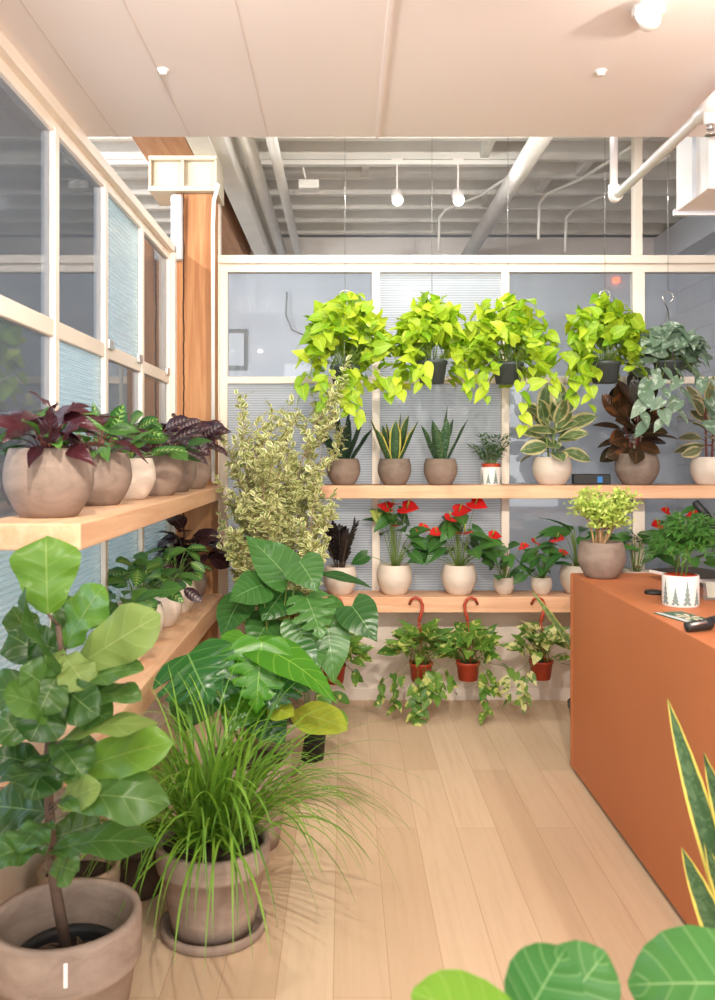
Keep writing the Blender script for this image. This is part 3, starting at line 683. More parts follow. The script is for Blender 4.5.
top = tree_pot(root, c, .062, .105)
b = MB(); b.lathe([(.05, -.005), (.057, .03), (.05, .032)], top, 24); b.build('nursery_pot', M['red_plastic'], root)
Fm, Sm = MB(), MB()
for i in range(32):
    az = i * 2.4; r = U(.02, .12); h = U(.10, .20); p1 = top + pol(az, r, h); pts = bez(top + pol(az, .015), p1, (0, 0, .03), 6); Sm.tube(pts, .0016, .001, 4)
    for j in range(2, 7):
        for sd in (-1, 1):
            d = (pol(az + sd * 1.0, 1) + V((0, 0, U(-.2, .5)))).normalized(); leaf(Fm, pts[j], pts[j] + d * U(.04, .065), .014, (0, 0, 1), .05, .2, 'lance', 3)
    leaf(Fm, p1, p1 + pol(az, .05, .02), .013, (0, 0, 1), .1, .2, 'lance', 3)
finish(root, Fm, L_['palm'], Sm, M['stem_green'])

def rubber(root, top, stems, n, L, W, lm, sm, spread, hmax, az_bias=None, up=.2):
    Fm, Sm = MB(), MB()
    for k in range(stems):
        a0 = k * 2 * PI / stems + U(0, 1); q = top + pol(a0, spread * U(.3, 1), hmax * U(.75, 1)); pts = bez(top + pol(a0, .02), q, (0, 0, .03), 6); Sm.tube(pts, .007, .004, 7)
        m = n // stems
        for i in range(m):
            t = (.2 + .8 * i / max(1, m - 1)) * (len(pts) - 1); i0 = min(int(t), len(pts) - 2); p = pts[i0].lerp(pts[i0 + 1], t - i0)
            az = a0 + i * 2.4; l = U(*L); e = lerp(-.3, 1.2, i / max(1, m - 1)) + U(-.25, .25)
            d = (pol(az, math.cos(e)) + V((0, 0, math.sin(e) + up))).normalized(); p1 = p + d * .035; Sm.tube([p, p1], .0025, seg=4)
            leaf(Fm, p1, p1 + (d + V((0, 0, -.25))).normalized() * l, U(*W), V((U(-.4, .4), -U(.3, 1.6), .8)), .10, .18, 'ell', 8, roll=U(-.5, .5))
    finish(root, Fm, lm, Sm, sm)
c = on(552, YS, SZ); root = thing('potted_rubber_plant', 'cream-edged rubber plant in a cream bowl on the upper shelf', 'potted plant', c, G)
top = bowl(root, c, .115, .165, M['cream']); rubber(root, top, 3, 30, (.14, .20), (.085, .11), L_['tineke'], M['stem_green'], .09, .26)
c = on(637, YS, SZ); root = thing('potted_rubber_plant', 'dark burgundy rubber plant in a taupe bowl on the upper shelf', 'potted plant', c, G)
top = bowl(root, c, .128, .185, M['taupe']); rubber(root, top, 3, 36, (.16, .22), (.09, .12), L_['burgundy'], M['stem_red'], .10, .30)
c = on(709, YS, SZ); root = thing('potted_rubber_plant', 'pinkish variegated rubber plant in a cream bowl, last on the upper shelf', 'potted plant', c, G)
top = bowl(root, c, .108, .165, M['cream']); rubber(root, top, 2, 24, (.13, .19), (.06, .085), L_['tineke_pink'], M['stem_red'], .05, .34)
c = on(591, 5.27, SZ); root = thing('card_reader', 'small black box with a blue screen on the upper shelf between rubber plants', 'device', c)
b = MB(); b.box(c + V((-.11, -.03, 0)), c + V((.11, .03, .062))); b.build('case', M['black_plastic'], root, False, .006)
b = MB(); b.box(c + V((.03, -.0315, .012)), c + V((.06, -.0300, .048))); b.build('screen', M['screen'], root, False)

# ================================================================== LOWER BACK SHELF
YL = 5.20
G = 'plants on the lower back shelf'
c = on(340, YL, LZ); root = thing('potted_zz_plant', 'black-leaved zz plant in a cream pot at the left end of the lower shelf', 'potted plant', c, G)
top = bowl(root, c, .10, .165, M['cream'])
Fm, Sm = MB(), MB()
for i in range(8):
    az = i * 2.4 + .4; h = U(.18, .30); q = top + pol(az, U(.03, .13), h); pts = bez(top + pol(az, .02), q, (0, 0, .02), 9); Sm.tube(pts, .006, .003, 6)
    for j in range(2, 10):
        for sd in (-1, 1):
            d = (pol(az + sd * 1.2, 1) + V((0, 0, .9))).normalized(); leaf(Fm, pts[j], pts[j] + d * U(.05, .07), .028, pol(az, -1) + V((0, 0, .6)), .05, .2, 'ell', 4)
    leaf(Fm, q, q + V((0, 0, .06)), .03, pol(az, -1), .05, .2, 'ell', 4)
finish(root, Fm, L_['raven'], Sm, M['stem_dark'])

def anthurium(px, Y, Rr, H, n, hmax, rad, L, flowers, lab, pale=None, z=LZ, pot='cream'):
    c = on(px, Y, z); root = thing('potted_anthurium', lab, 'potted plant', c, G)
    top = bowl(root, c, Rr, H, M[pot]); Fm, Sm = MB(), MB()
    rosette(Fm, Sm, top, n, (.02, rad), (hmax * .2, hmax), L, (L[0] * .6, L[1] * .66), (-.3, 1.0), 'heart', .1, .15, .18, sr=.0028, nf=1.0)
    finish(root, Fm, L_['anth'], Sm, M['stem_green'])
    def fl(dx, dy, h, s, m_, tilt):
        q = top + V((dx, dy, h)); st = MB(); st.tube(bez(top + V((dx * .1, dy * .1, 0)), q, (0, 0, .05), 7), .0028, .002, 5)
        f = MB(); az = math.atan2(dy, dx); d = (pol(az, 1) + V((0, -.5, tilt))).normalized()
        leaf(f, q - d * s * .3, q + d * s * .85, s * .95, V((0, -1, .7)), -.12, .25, 'heart', 7, .16)
        fo = f.build('flower', m_, root); st.build('flower_stem', M['stem_green'], fo)
        sp = MB(); sp.tube([q, q + (d * .35 + V((0, -.2, .9))).normalized() * s * .55], s * .055, s * .03, 7); sp.build('spadix', L_['yellowing'], fo)
    for (dx, dy, h, s, tl) in flowers: fl(dx, dy, h, s, L_['spathe'], tl)
    if pale: fl(*pale[:4], L_['spathe_pale'], pale[4])
anthurium(394.5, YL, .105, .175, 18, .33, .17, (.11, .155), [(-.01, -.06, .385, .10, .2), (.07, -.04, .36, .12, .0), (-.04, .02, .36, .08, .2), (.16, -.04, .24, .075, -.2), (.0, -.13, .26, .065, .3)], 'tall anthurium with red flowers in a cream bowl, next to the black zz plant', pale=(-.10, -.04, .30, .10, .9))
anthurium(459, YL, .105, .175, 26, .31, .19, (.12, .165), [(.09, -.05, .385, .11, -.3), (.01, -.16, .22, .12, .2), (-.06, -.08, .30, .10, .0), (.18, -.10, .20, .085, .0), (-.14, -.06, .22, .075, -.2), (.0, .0, .34, .10, .1)], 'bushiest anthurium with red flowers in a cream bowl on the lower shelf')
anthurium(504, YL, .062, .10, 14, .20, .12, (.08, .12), [(.10, -.06, .20, .06, .2)], 'smaller anthurium in a small cream bowl, left of a twin')
anthurium(541.5, YL, .062, .10, 22, .18, .13, (.08, .11), [(.07, -.08, .245, .085, .1), (-.05, -.06, .225, .075, .2), (.11, -.04, .16, .055, 0)], 'smaller anthurium with pink-red flowers, next to the peace lily')
c = on(578, 5.22, LZ); root = thing('potted_peace_lily', 'long-leaved green plant in a cream bowl half behind the counter', 'potted plant', c, G)
top = bowl(root, c, .108, .17, M['cream']); Fm, Sm = MB(), MB()
rosette(Fm, Sm, top, 20, (.04, .16), (.10, .26), (.17, .24), (.06, .08), (-.1, .7), 'lance', .14, .22, sr=.003)
leaf(Fm, at(572, 532, 5.1), at(538, 518, 5.05), .085, (0, 0, 1), .14, .2, 'lance', 8); Sm.tube(bez(top, at(572, 532, 5.1), (0, 0, .04)), .003)
finish(root, Fm, L_['peace'], Sm, M['stem_green'])
anthurium(636, YL, .085, .14, 13, .24, .18, (.12, .17), [(-.05, -.05, .16, .06, 0), (-.02, -.08, .05, .05, .2)], 'dark anthurium behind the counter, beside the lime bush', pot='cream')
anthurium(680, YL, .09, .15, 15, .30, .17, (.10, .14), [(-.14, -.03, .28, .08, 0), (.06, -.03, .34, .085, 0), (-.08, .0, .36, .06, .3), (.10, -.06, .30, .07, .2)], 'red anthurium behind the counter, behind the feathery fern', pot='cream')
# dark curved trunk plant behind the counter
c = on(742, 4.95, 0); root = thing('bent_trunk_plant', 'plant with a thick dark curved trunk standing behind the counter at far right', 'potted plant', c)
top = rim_pot(root, c, .15, .28, M['grey_terra']); b = MB(); b.tube([top, top + V((.0, 0, .35)), at(716, 535, 4.9), at(706, 515, 4.85), at(695, 502, 4.85)], .035, .02, 10); b.build('trunk', M['black_plastic'], root)
Fm, Sm = MB(), MB(); rosette(Fm, Sm, at(712, 525, 4.9), 9, (.05, .12), (.02, .10), (.12, .16), (.05, .07), (0, 1), 'ell'); finish(root, Fm, L_['anth'], Sm, M['stem_green'])

# ================================================================== BASKETS UNDER THE LOWER SHELF
YU = 5.0
G = 'red-brown pots hung from the lower shelf'
for px, ry, hx, lm, lab, st, seed in (
  (421, 662, 414, 'marble', 'marbled pothos in a red-brown hanging pot, left one of the three in clear view', [(-2.4, .10, .22, 6), (-2.0, .02, .30, 7), (-2.8, .14, .20, 6), (-1.3, .02, .18, 6), (-.9, .05, .16, 6), (-.4, .08, .14, 5), (-1.6, -.02, .36, 8)], 3),
  (468, 661, 473, 'marble', 'marbled pothos in a red-brown hanging pot, middle one under the lower shelf', [(-.9, .03, .27, 8), (-.6, .06, .15, 5), (-2.9, .16, .14, 4), (-.2, .14, .06, 4)], 5),
  (541, 660, 536, 'marble_white', 'white-marbled pothos in a red-brown hanging pot, beside the counter', [(-2.4, .06, .22, 7), (-2.7, .13, .20, 6), (-.3, .10, .06, 3)], 8),
  (334, 664, 334, 'marble', 'red-brown hanging pot half hidden behind the big philodendron leaves', [(-.6, .06, .06, 4)], 9)):
    Rr, H = .068, .105
    Y0 = 4.98; rim = at(px, ry, Y0); base = rim - V((0, 0, H)); root = thing('marbled_pothos_basket', lab, 'hanging plant', base, G)
    c = taper_pot(root, base, Rr, H, M['red_plastic']); Fm, Sm = MB(), MB()
    rosette(Fm, Sm, c, 64, (.02, .15), (.05, .18), (.085, .135), (.05, .075), (-.9, .6), 'heart', .12, .25, .12, sr=.0016, nf=1.0)
    for az, r0, dn, k in st:
        p0 = rim + pol(az, Rr * .95); q = p0 + pol(az, r0 + .03); pts = [c + pol(az, .03), p0 + V((0, 0, .025))] + [V((lerp(p0.x, q.x, min(1, j / 3)) + U(-.012, .012), lerp(p0.y, q.y, min(1, j / 3)), rim.z - dn * j / 7)) for j in range(1, 8)]
        Sm.tube(pts, .002, .0012, 4)
        for j in range(k):
            t = (j + 1) / k * (len(pts) - 3) + 1.9; i0 = min(int(t), len(pts) - 2); p = pts[i0].lerp(pts[i0 + 1], min(1, t - i0)); a2 = az + (-1) ** j * U(.6, 1.5); l = U(.06, .085)
            d = (pol(a2, 1) * .7 + V((0, 0, -U(.4, 1)))).normalized(); leaf(Fm, p, p + d * l, l * .62, pol(a2, .5) + V((0, -.8, .5)), .08, .2, 'heart', 6, .14, roll=U(-.5, .5))
    finish(root, Fm, L_[lm], Sm, M['stem_green'])
    h = MB(); topk = V(((hx - CX) * 5.06 / F, 5.055, LZ + .006)); knot = at(hx + (-5 if hx == 473 else 5), 621, 5.02)
    for k in range(3): h.tube([rim + pol(k * 2.1 + .6, Rr * .97), knot], .0024, seg=5)
    sg = -1 if hx == 473 else 1
    hp = lambda dx, py, y=5.045: at(hx + sg * dx, py, y)
    h.tube([knot, hp(8, 611), hp(8.5, 605), hp(6, 599.5), hp(1.5, 597.5), hp(-2.5, 599.5), hp(-4.5, 604, 5.072)], .010, .008, 8)
    h.build('hanger', M['red_plastic'], root)

# ================================================================== LEFT UPPER SHELF
G = 'bowls on the upper left shelf'
def calathea(px, Y, Rr, H, mat, lm, lab, n, L, W, h, r, wave=0.0, nw=5, shape='ell', extra=None, z=LSZ, drop=(-.5, .6), sm='stem_red', G=G, second=None):
    c = on(px, Y, z); root = thing('potted_calathea', lab, 'potted plant', c, G)
    top = bowl(root, c, Rr, H, M[mat]); Fm, Sm = MB(), MB()
    rosette(Fm, Sm, top, n, r, h, L, W, drop, shape, .14, .2, 0, wave, nw, sr=.0025, mi=0)
    if second: rosette(Fm, Sm, top, second[0], r, (h[0] * .8, h[1] * .9), L, W, drop, shape, .14, .2, 0, wave, nw, sr=.0025, mi=1)
    for e in (extra or []):
        Sm.tube(bez(top, e[0], (0, 0, .03)), .0025); leaf(Fm, e[0], e[1], e[2], e[3], e[4], .2, e[5], 9, 0, wave, nw, mi=e[6] if len(e) > 6 else 0)
    finish(root, Fm, [L_[lm], L_[second[1]]] if second else L_[lm], Sm, M[sm]); return root
calathea(49, 2.60, .129, .202, 'taupe', 'maroon', 'maroon wavy-leaved calathea in the nearest taupe bowl on the upper left shelf', 24, (.11, .17), (.04, .055), (.03, .13), (.02, .09), .10, 6, 'lance',
  [(at(62, 425, 2.52), at(30, 391, 2.45), .04, (.2, -.5, 1), .12, 'lance'), (at(45, 440, 2.5), at(74, 402, 2.42), .06, (-.5, -1, .5), .08, 'lance'), (at(50, 445, 2.47), at(52, 406, 2.42), .065, (0, -1, .3), .05, 'lance'), (at(60, 440, 2.5), at(88, 418, 2.45), .055, (0, -1, .8), .1, 'lance')], second=(12, 'cal_green'))
calathea(97, 3.20, .125, .190, 'taupe', 'maroon', 'green and maroon calathea in the second taupe bowl on the upper left shelf', 14, (.12, .17), (.04, .055), (.02, .12), (.02, .11), .09, 6, 'lance', second=(18, 'cal_green'))
calathea(128, 3.60, .112, .168, 'cream', 'cal_light', 'green feathered calathea in the only cream bowl on the upper left shelf', 20, (.12, .18), (.06, .085), (.03, .15), (.02, .12), .03, 2, 'ell',
  [(at(113, 440, 3.5), at(124, 404, 3.45), .09, (0, -1, .3), .05, 'ell'), (at(100, 438, 3.5), at(93, 402, 3.5), .04, (.5, -1, .2), .05, 'ell')], sm='stem_green')
calathea(156, 3.93, .122, .180, 'taupe_warm', 'cal_purple', 'purplish calathea in the taupe bowl right after the cream bowl', 14, (.11, .17), (.06, .08), (.04, .15), (.03, .11), .04, 2, 'ell', second=(10, 'cal_green'))
calathea(173, 4.30, .114, .175, 'taupe', 'cal_purple', 'purple feathered calathea in the second farthest bowl on the upper left shelf', 22, (.11, .16), (.07, .09), (.05, .16), (.03, .10), .04, 2)
calathea(189, 4.68, .120, .175, 'taupe_warm', 'cal_purple', 'purple calathea in the farthest bowl on the upper left shelf, before the column', 22, (.12, .18), (.08, .10), (.06, .19), (.03, .10), .04, 2,
  extra=[(at(200, 440, 4.6), at(221, 425, 4.5), .10, (.2, -1, .5), .1, 'ell')])

# ================================================================== LEFT LOWER SHELF
G2 = 'pots on the lower left shelf'
def lowleft(X, Y, Rr, H, mat, lm, lab, n, L, W, h, r, shape='ell', second=None, sm='stem_green'):
    return calathea(CX + X * F / Y, Y, Rr, H, mat, lm, lab, n, L, W, h, r, .03, 2, shape, None, LLZ, (-.4, .8), sm, G2, second)
lowleft(-.86, 4.84, .105, .165, 'taupe', 'black_leaf', 'black-leaved plant in a taupe bowl at the far end of the lower left shelf', 26, (.12, .18), (.09, .12), (.06, .24), (.03, .14), sm='stem_dark')
lowleft(-.86, 4.50, .105, .165, 'cream', 'cal_light', 'pale green plant in a cream bowl, next to the black-leaved plant', 20, (.09, .13), (.05, .065), (.05, .20), (.03, .14))
lowleft(-.87, 4.15, .105, .170, 'cream', 'cal_green', 'olive green calathea in a cream bowl midway along the lower left shelf', 18, (.08, .12), (.045, .06), (.05, .19), (.03, .13), second=(6, 'cal_purple'))
lowleft(-.88, 3.78, .108, .170, 'cream', 'cal_light', 'broad-leaved green calathea in a cream bowl on the lower left shelf', 18, (.10, .14), (.06, .08), (.04, .17), (.03, .12), second=(6, 'cal_green'))
lowleft(-.86, 3.42, .105, .165, 'cream', 'cal_green', 'dark green calathea in a cream bowl just behind the fiddle leaf fig', 12, (.10, .13), (.05, .07), (.03, .11), (.03, .10))

# ================================================================== FLOOR PLANTS, LEFT
# fiddle leaf fig
YF = 2.20
c = V(((66 - CX) * YF / F, YF, 0)); root = thing('fiddle_leaf_fig', 'fiddle leaf fig in a large weathered terracotta pot, nearest at lower left', 'potted plant', c)
pr_z = .355
rim_pot(root, c, .185, pr_z, M['grey_terra'], soil=.55, band=.34)
for o in list(root.children):
    if o.name.startswith('soil'): bpy.data.objects.remove(o)
b = MB(); b.lathe([(.095, 0), (.118, .15), (.126, .15), (.126, .165), (.118, .168), (.110, .15), (.105, .10)], c + V((.0, .02, .085)), 36); b.build('nursery_pot', M['black_plastic'], root)
b = MB(); b.lathe([(0, .01), (.06, .004), (.109, 0)], c + V((0, .02, .215)), 24); b.build('soil', M['soil'], root)
b = MB()
for i in range(7):
    a = U(0, 6); p = c + pol(a, U(.03, .07), .222) + V((0, .02, 0)); b.tube(bez(p, p + pol(a + U(.8, 2), U(.05, .09)), (0, 0, U(.01, .04)), 6), .004, .002, 6)
o = b.build('root', M['bark'], root); o['kind'] = 'stuff'
a = -PI / 2 + .0; p0 = c + pol(a, .1863, .292)
b = MB()
vs = []
for da in (-.045, .045):
    for zz in (.255, .312): vs.append(c + pol(-PI / 2 + .30 + da * .55, .1872, zz + .018))
b.add(vs, [(0, 2, 3, 1)]); o = b.build('sticker', M['paper'], root); o['label'] = 'white price sticker'
Fy, Fo, Fg, Sm = MB(), MB(), MB(), MB()
tr = [c + V((0, .02, .22)), at(54, 880, 2.21), at(50, 820, 2.2), at(47, 770, 2.2), at(52, 710, 2.2), at(62, 660, 2.2), at(58, 625, 2.2)]
Sm.tube(tr, .015, .007, 10)
def node_on(py):
    for p, q in zip(tr, tr[1:]):
        zz = EYE - (py - CY) * YF / F
        if p.z <= zz <= q.z: return p.lerp(q, (zz - p.z) / (q.z - p.z))
    return tr[-1] if py < 640 else tr[0]
figs = [  # base px, tip px, depth of base and tip, width px, normal, arch, fold, kind
 ((48, 614), (46, 536), 2.17, 2.20, 72, (.1, -1, .15), .02, .12, 'y'), ((66, 648), (104, 586), 2.24, 2.28, 62, (-.2, -1, .2), .05, .15, 'y'), ((76, 668), (160, 615), 2.18, 2.10, 58, (-.3, -.9, .6), .06, .15, 'o'),
 ((74, 678), (24, 588), 2.15, 2.05, 44, (-.8, -.5, .2), .08, .5, 'g'), ((78, 668), (124, 650), 2.2, 2.2, 44, (0, -.8, .8), .06, .2, 'o'), ((72, 690), (144, 668), 2.16, 2.10, 34, (0, -.35, 1), .12, .2, 'g'), ((70, 702), (142, 698), 2.15, 2.08, 38, (0, -.6, 1), .12, .2, 'g'),
 ((64, 704), (20, 668), 2.15, 2.05, 52, (.3, -.8, .6), .12, .2, 'g'), ((56, 668), (8, 634), 2.25, 2.3, 54, (.3, -.8, .5), .1, .2, 'g'), ((40, 660), (12, 608), 2.3, 2.4, 40, (.4, -.8, .2), .05, .2, 'g'), ((60, 650), (28, 640), 2.2, 2.15, 40, (0, -.9, .4), .05, .2, 'g'),
 ((58, 722), (2, 694), 2.12, 1.98, 50, (0, -.7, .8), .14, .2, 'g'), ((56, 730), (-15, 735), 2.15, 2.1, 40, (0, -.7, .8), .14, .2, 'g'), ((58, 742), (158, 726), 2.12, 2.02, 36, (.1, -.5, 1), .10, .12, 'o'),
 ((62, 778), (172, 742), 2.16, 2.06, 56, (-.2, -.9, .4), .05, .15, 'y'), ((74, 776), (-4, 782), 2.06, 1.98, 42, (0, -.45, 1), .10, .2, 'g'), ((55, 765), (100, 745), 2.2, 2.22, 40, (.2, -.8, .6), .1, .2, 'g'), ((60, 800), (170, 806), 2.06, 2.00, 56, (0, -.55, 1), .14, .15, 'g'), ((58, 806), (100, 786), 2.1, 2.0, 34, (0, -.8, .5), .05, .15, 'o'),
 ((50, 852), (156, 845), 2.10, 2.05, 44, (0, -.25, 1), .14, .22, 'g'), ((48, 846), (-12, 862), 2.10, 2.02, 46, (0, -.4, 1), .14, .2, 'g'), ((46, 812), (-8, 806), 2.20, 2.25, 66, (.1, -.9, .5), .05, .2, 'g'), ((52, 838), (100, 822), 2.25, 2.3, 50, (0, -.8, .5), .05, .2, 'g'), ((52, 862), (78, 872), 2.12, 2.06, 36, (0, -.9, .3), .05, .2, 'g'), ((50, 770), (-6, 756), 2.2, 2.2, 46, (.1, -.8, .5), .08, .2, 'g'), ((56, 690), (-14, 690), 2.24, 2.26, 46, (.1, -.8, .6), .1, .2, 'g'), ((54, 640), (86, 600), 2.3, 2.36, 50, (0, -1, .2), .05, .2, 'g'), ((60, 700), (0, 718), 2.2, 2.2, 50, (0, -.9, .5), .1, .2, 'g'),
 ((62, 684), (98, 716), 2.14, 2.06, 46, (.2, -.9, .6), .12, .2, 'g'), ((60, 672), (38, 716), 2.12, 2.04, 48, (-.2, -1, .4), .1, .2, 'g'), ((64, 700), (112, 722), 2.16, 2.1, 42, (.2, -.8, .7), .12, .2, 'g'), ((62, 650), (40, 690), 2.18, 2.12, 48, (-.1, -1, .4), .1, .2, 'o'), ((70, 690), (118, 660), 2.22, 2.2, 44, (.1, -.8, .6), .1, .2, 'g'),
 ((58, 690), (30, 742), 2.12, 2.02, 54, (-.1, -1, .3), .12, .2, 'g'), ((62, 655), (88, 690), 2.16, 2.10, 46, (.1, -1, .4), .1, .2, 'o'), ((52, 752), (30, 800), 2.12, 2.02, 52, (-.1, -1, .4), .12, .2, 'g'), ((56, 742), (84, 778), 2.14, 2.06, 46, (.1, -1, .4), .12, .2, 'g'), ((50, 822), (18, 852), 2.14, 2.04, 50, (-.1, -.9, .5), .12, .2, 'g')]
for (bp, tp, y0, y1, w, nh, ar, fo, kd) in figs:
    p, q = at(*bp, y0), at(*tp, y1); leaf({'y': Fy, 'o': Fo, 'g': Fg}[kd], p, q, w * .98 * YF / F, nh, ar + .06, fo + .12, 'fiddle', 18, wave=.075, nw=2.3, droop=.12, roll=U(-.4, .4))
    nd = node_on(bp[1] + 8); Sm.tube([nd, p], .0045, .0035, 6)
Sm.build('trunk', M['bark'], root)
o = Fg.build('foliage', L_['fig'], root); o = Fo.build('foliage', L_['fig_under'], root); o['label'] = 'olive leaf undersides'; o = Fy.build('foliage', L_['fig_young'], root); o['label'] = 'light green young leaves'

# ponytail grass
YG = 2.78
c = V((-.413, YG, 0)); root = thing('ponytail_grass', 'arching grassy ponytail plant in a grey terracotta pot on a saucer', 'potted plant', c)
top = rim_pot(root, c, .178, .285, M['grey_terra'], soil=.93, band=.27, saucer=True)
Fm = MB()
def blade(p0, az, r, up, L, w):
    pts_n = 12; d = (pol(az, r) + V((0, 0, up))).normalized(); p = p0.copy(); side = pol(az + PI / 2, 1); vs, uvs, fs = [], [], []
    fall = U(.10, .30)
    for i in range(pts_n + 1):
        t = i / pts_n; ww = w * wid('grass', t) / 2
        nn = side.cross(d).normalized()
        for s in (-1, 0, 1): vs.append(p + side * s * ww + nn * abs(s) * ww * .4); uvs.append(((s + 1) / 2, t))
        p = p + d * L / pts_n; d = (d + V((0, 0, -fall * (.35 + 1.4 * t)))).normalized()
        if p.z < .012: p.z = .012; d.z = max(d.z, 0.02)
    for i in range(pts_n):
        for k in range(2): fs.append((i * 3 + k, i * 3 + k + 1, i * 3 + 4 + k, i * 3 + 3 + k))
    Fm.add(vs, fs, uvs, R.random())
for i in range(270):
    g = i % 3; q = top + V(((-.05, .0, .055)[g], (-.01, .03, -.02)[g], 0)); az = U(0, 2 * PI); k = R.random()
    if i < 150: blade(q + pol(az, U(.005, .035)), az, U(.1, .6), 1, U(.42, .62), U(.010, .016))
    else: blade(q + pol(az, U(.01, .04)), az, U(.5, 1.1), .9, U(.40, .66), U(.008, .012))
for i in range(28):
    az = U(-.9, .9); blade(top + pol(az, .05), az, U(.6, 1.0), .9, U(.6, .85), U(.004, .007))
for az, L in ((-1.2, .62), (-1.9, .5), (-1.65, .48), (-2.6, .55), (-2.9, .6)): blade(top + pol(az, .09), az, .7, .45, L, .012)
Fm.build('foliage', L_['grass'], root)

# small pots behind
c = V((-.83, 2.76, 0)); root = thing('clay_pot', 'small beige clay pot of black soil behind the fiddle leaf fig', 'pot', c); rim_pot(root, c, .125, .215, M['inner_terra'], soil=.82)
c = V((-.70, 3.02, 0)); root = thing('grassy_pot', 'dark pot with thin grass beside the large grey terracotta pots', 'potted plant', c); top = rim_pot(root, c, .10, .205, M['stem_dark'], soil=.9)
Fm = MB()
for i in range(60):
    az = U(0, 6.28); blade(top + pol(az, U(0, .05)), az, U(.2, 1.1), .8, U(.25, .42), U(.004, .007))
Fm.build('foliage', L_['grass'], root)

# monstera
YM = 3.40
c = V((-.375, YM, 0)); root = thing('monstera', 'monstera with split glossy leaves in a grey terracotta pot behind the ponytail grass', 'potted plant', c)
top = rim_pot(root, c, .172, .335, M['grey_terra'], soil=.92)
Fm, Fb, Fy, Sm = MB(), MB(), MB(), MB(); Fp = None
def ml(bp, tp, y0, y1, w, nh, kind, split=0, arch=.12, fold=.12, lobe=.2, shape='heart', stem=True, dest=None, tp0=None, droop=.05):
    p, q = at(*bp, y0), at(*tp, y1); mb = dest
    leaf(mb, p, q, w * (.86 if mb is Fp else 1) * y0 / F, nh, arch, fold, shape, 30 if split else 12, lobe, .02, 2, split, droop=droop)
    if stem: Sm.tube(bez(tp0 or top, p, (0, 0, .12), 8), .0055, .0035, 6)
ml((188, 654), (212, 705), 3.0, 2.9, 88, (-.25, -.8, .7), 'm', 7, dest=Fm)
ml((262, 642), (256, 714), 3.2, 3.12, 66, (0, -.9, .5), 'b', 6, dest=Fb)
ml((262, 648), (338, 704), 3.2, 3.1, 50, (.3, -.6, .9), 'b', 0, .2, dest=Fb)
ml((246, 638), (222, 662), 3.3, 3.2, 46, (-.2, -.7, .7), 'b', 0, dest=Fb)
ml((225, 650), (222, 705), 3.3, 3.2, 70, (0, -.9, .4), 'm', 6, dest=Fm)
ml((285, 660), (270, 712), 3.3, 3.2, 66, (.1, -.9, .4), 'm', 6, dest=Fm)
ml((200, 690), (180, 735), 3.3, 3.2, 60, (-.2, -.8, .5), 'm', 0, dest=Fm)
ml((292, 650), (312, 684), 3.5, 3.45, 46, (0, -.9, .4), 'm', 0, dest=Fm)
ml((290, 712), (348, 730), 3.4, 3.3, 44, (.1, -.6, .9), 'y', 0, dest=Fy, shape='ell', lobe=0)
ml((268, 708), (294, 716), 3.3, 3.2, 26, (.1, -.8, .7), 'y', 0, dest=Fy, shape='ell', lobe=0)
ml((250, 690), (225, 735), 3.35, 3.25, 54, (0, -.9, .4), 'b', 0, dest=Fb)
ml((262, 712), (285, 745), 3.35, 3.3, 44, (0, -.9, .4), 'm', 0, dest=Fm)
Sm.build('stem', M['stem_green'], root); Fm.build('foliage', L_['monstera'], root); o = Fb.build('foliage', L_['monstera_bright'], root); o['label'] = 'bright green leaves'; o = Fy.build('foliage', L_['yellowing'], root); o['label'] = 'yellowing leaves'

# philodendron
YP = 4.15
c = V((-.33, YP, 0)); root = thing('philodendron', 'tall philodendron with big heart-shaped leaves before the back shelves', 'potted plant', c)
top = rim_pot(root, c, .16, .26, M['grey_terra'], soil=.92)
Fm, Sm = MB(), MB(); Fp = Fm
ml((288, 578), (246, 536), 4.0, 4.1, 62, (.2, -.75, .8), 'p', 0, .1, .2, .18, dest=Fm)
ml((300, 562), (318, 592), 3.95, 3.9, 52, (.1, -.8, .7), 'p', 0, dest=Fm)
ml((262, 585), (228, 602), 4.0, 3.95, 56, (0, -.7, .8), 'p', 0, dest=Fm)
ml((285, 590), (262, 622), 4.1, 4.0, 62, (0, -.8, .6), 'p', 0, dest=Fm)
ml((306, 596), (322, 640), 4.0, 3.9, 60, (.2, -.8, .6), 'p', 5, dest=Fm)
ml((352, 606), (377, 642), 4.1, 4.0, 50, (-.2, -.8, .7), 'p', 0, dest=Fm)
ml((326, 600), (340, 640), 4.2, 4.1, 40, (.5, -.7, .4), 'p', 0, dest=Fm)
ml((328, 628), (334, 684), 4.1, 4.05, 50, (.1, -.95, .3), 'p', 0, dest=Fm)
ml((298, 622), (306, 658), 4.0, 3.95, 46, (.1, -.9, .4), 'p', 0, dest=Fm)
ml((240, 600), (222, 640), 4.1, 4.0, 48, (-.3, -.8, .5), 'p', 0, dest=Fm)
ml((318, 574), (372, 588), 4.2, 4.2, 22, (0, -.4, 1), 'p', 0, .12, .2, 0, 'lance', dest=Fm)
ml((310, 640), (318, 672), 4.1, 4.0, 42, (.1, -.9, .4), 'p', 0, dest=Fm)
ml((270, 620), (250, 652), 4.1, 4.0, 52, (-.1, -.9, .4), 'p', 0, dest=Fm)
ml((280, 560), (262, 580), 4.25, 4.2, 50, (0, -.9, .4), 'p', 0, dest=Fm)
finish(root, Fm, L_['philo'], Sm, M['stem_green'])
c = V((-.17, 4.34, 0)); root = thing('nursery_pot', 'black nursery pot with a few yellow-green leaves at the foot of the back shelf', 'potted plant', c)
top = taper_pot(root, c, .09, .19, M['black_plastic']); Fm, Sm = MB(), MB(); rosette(Fm, Sm, top, 12, (.04, .15), (.08, .26), (.10, .15), (.06, .08), (.1, .9), 'ell'); finish(root, Fm, L_['marble'], Sm, M['stem_green'])

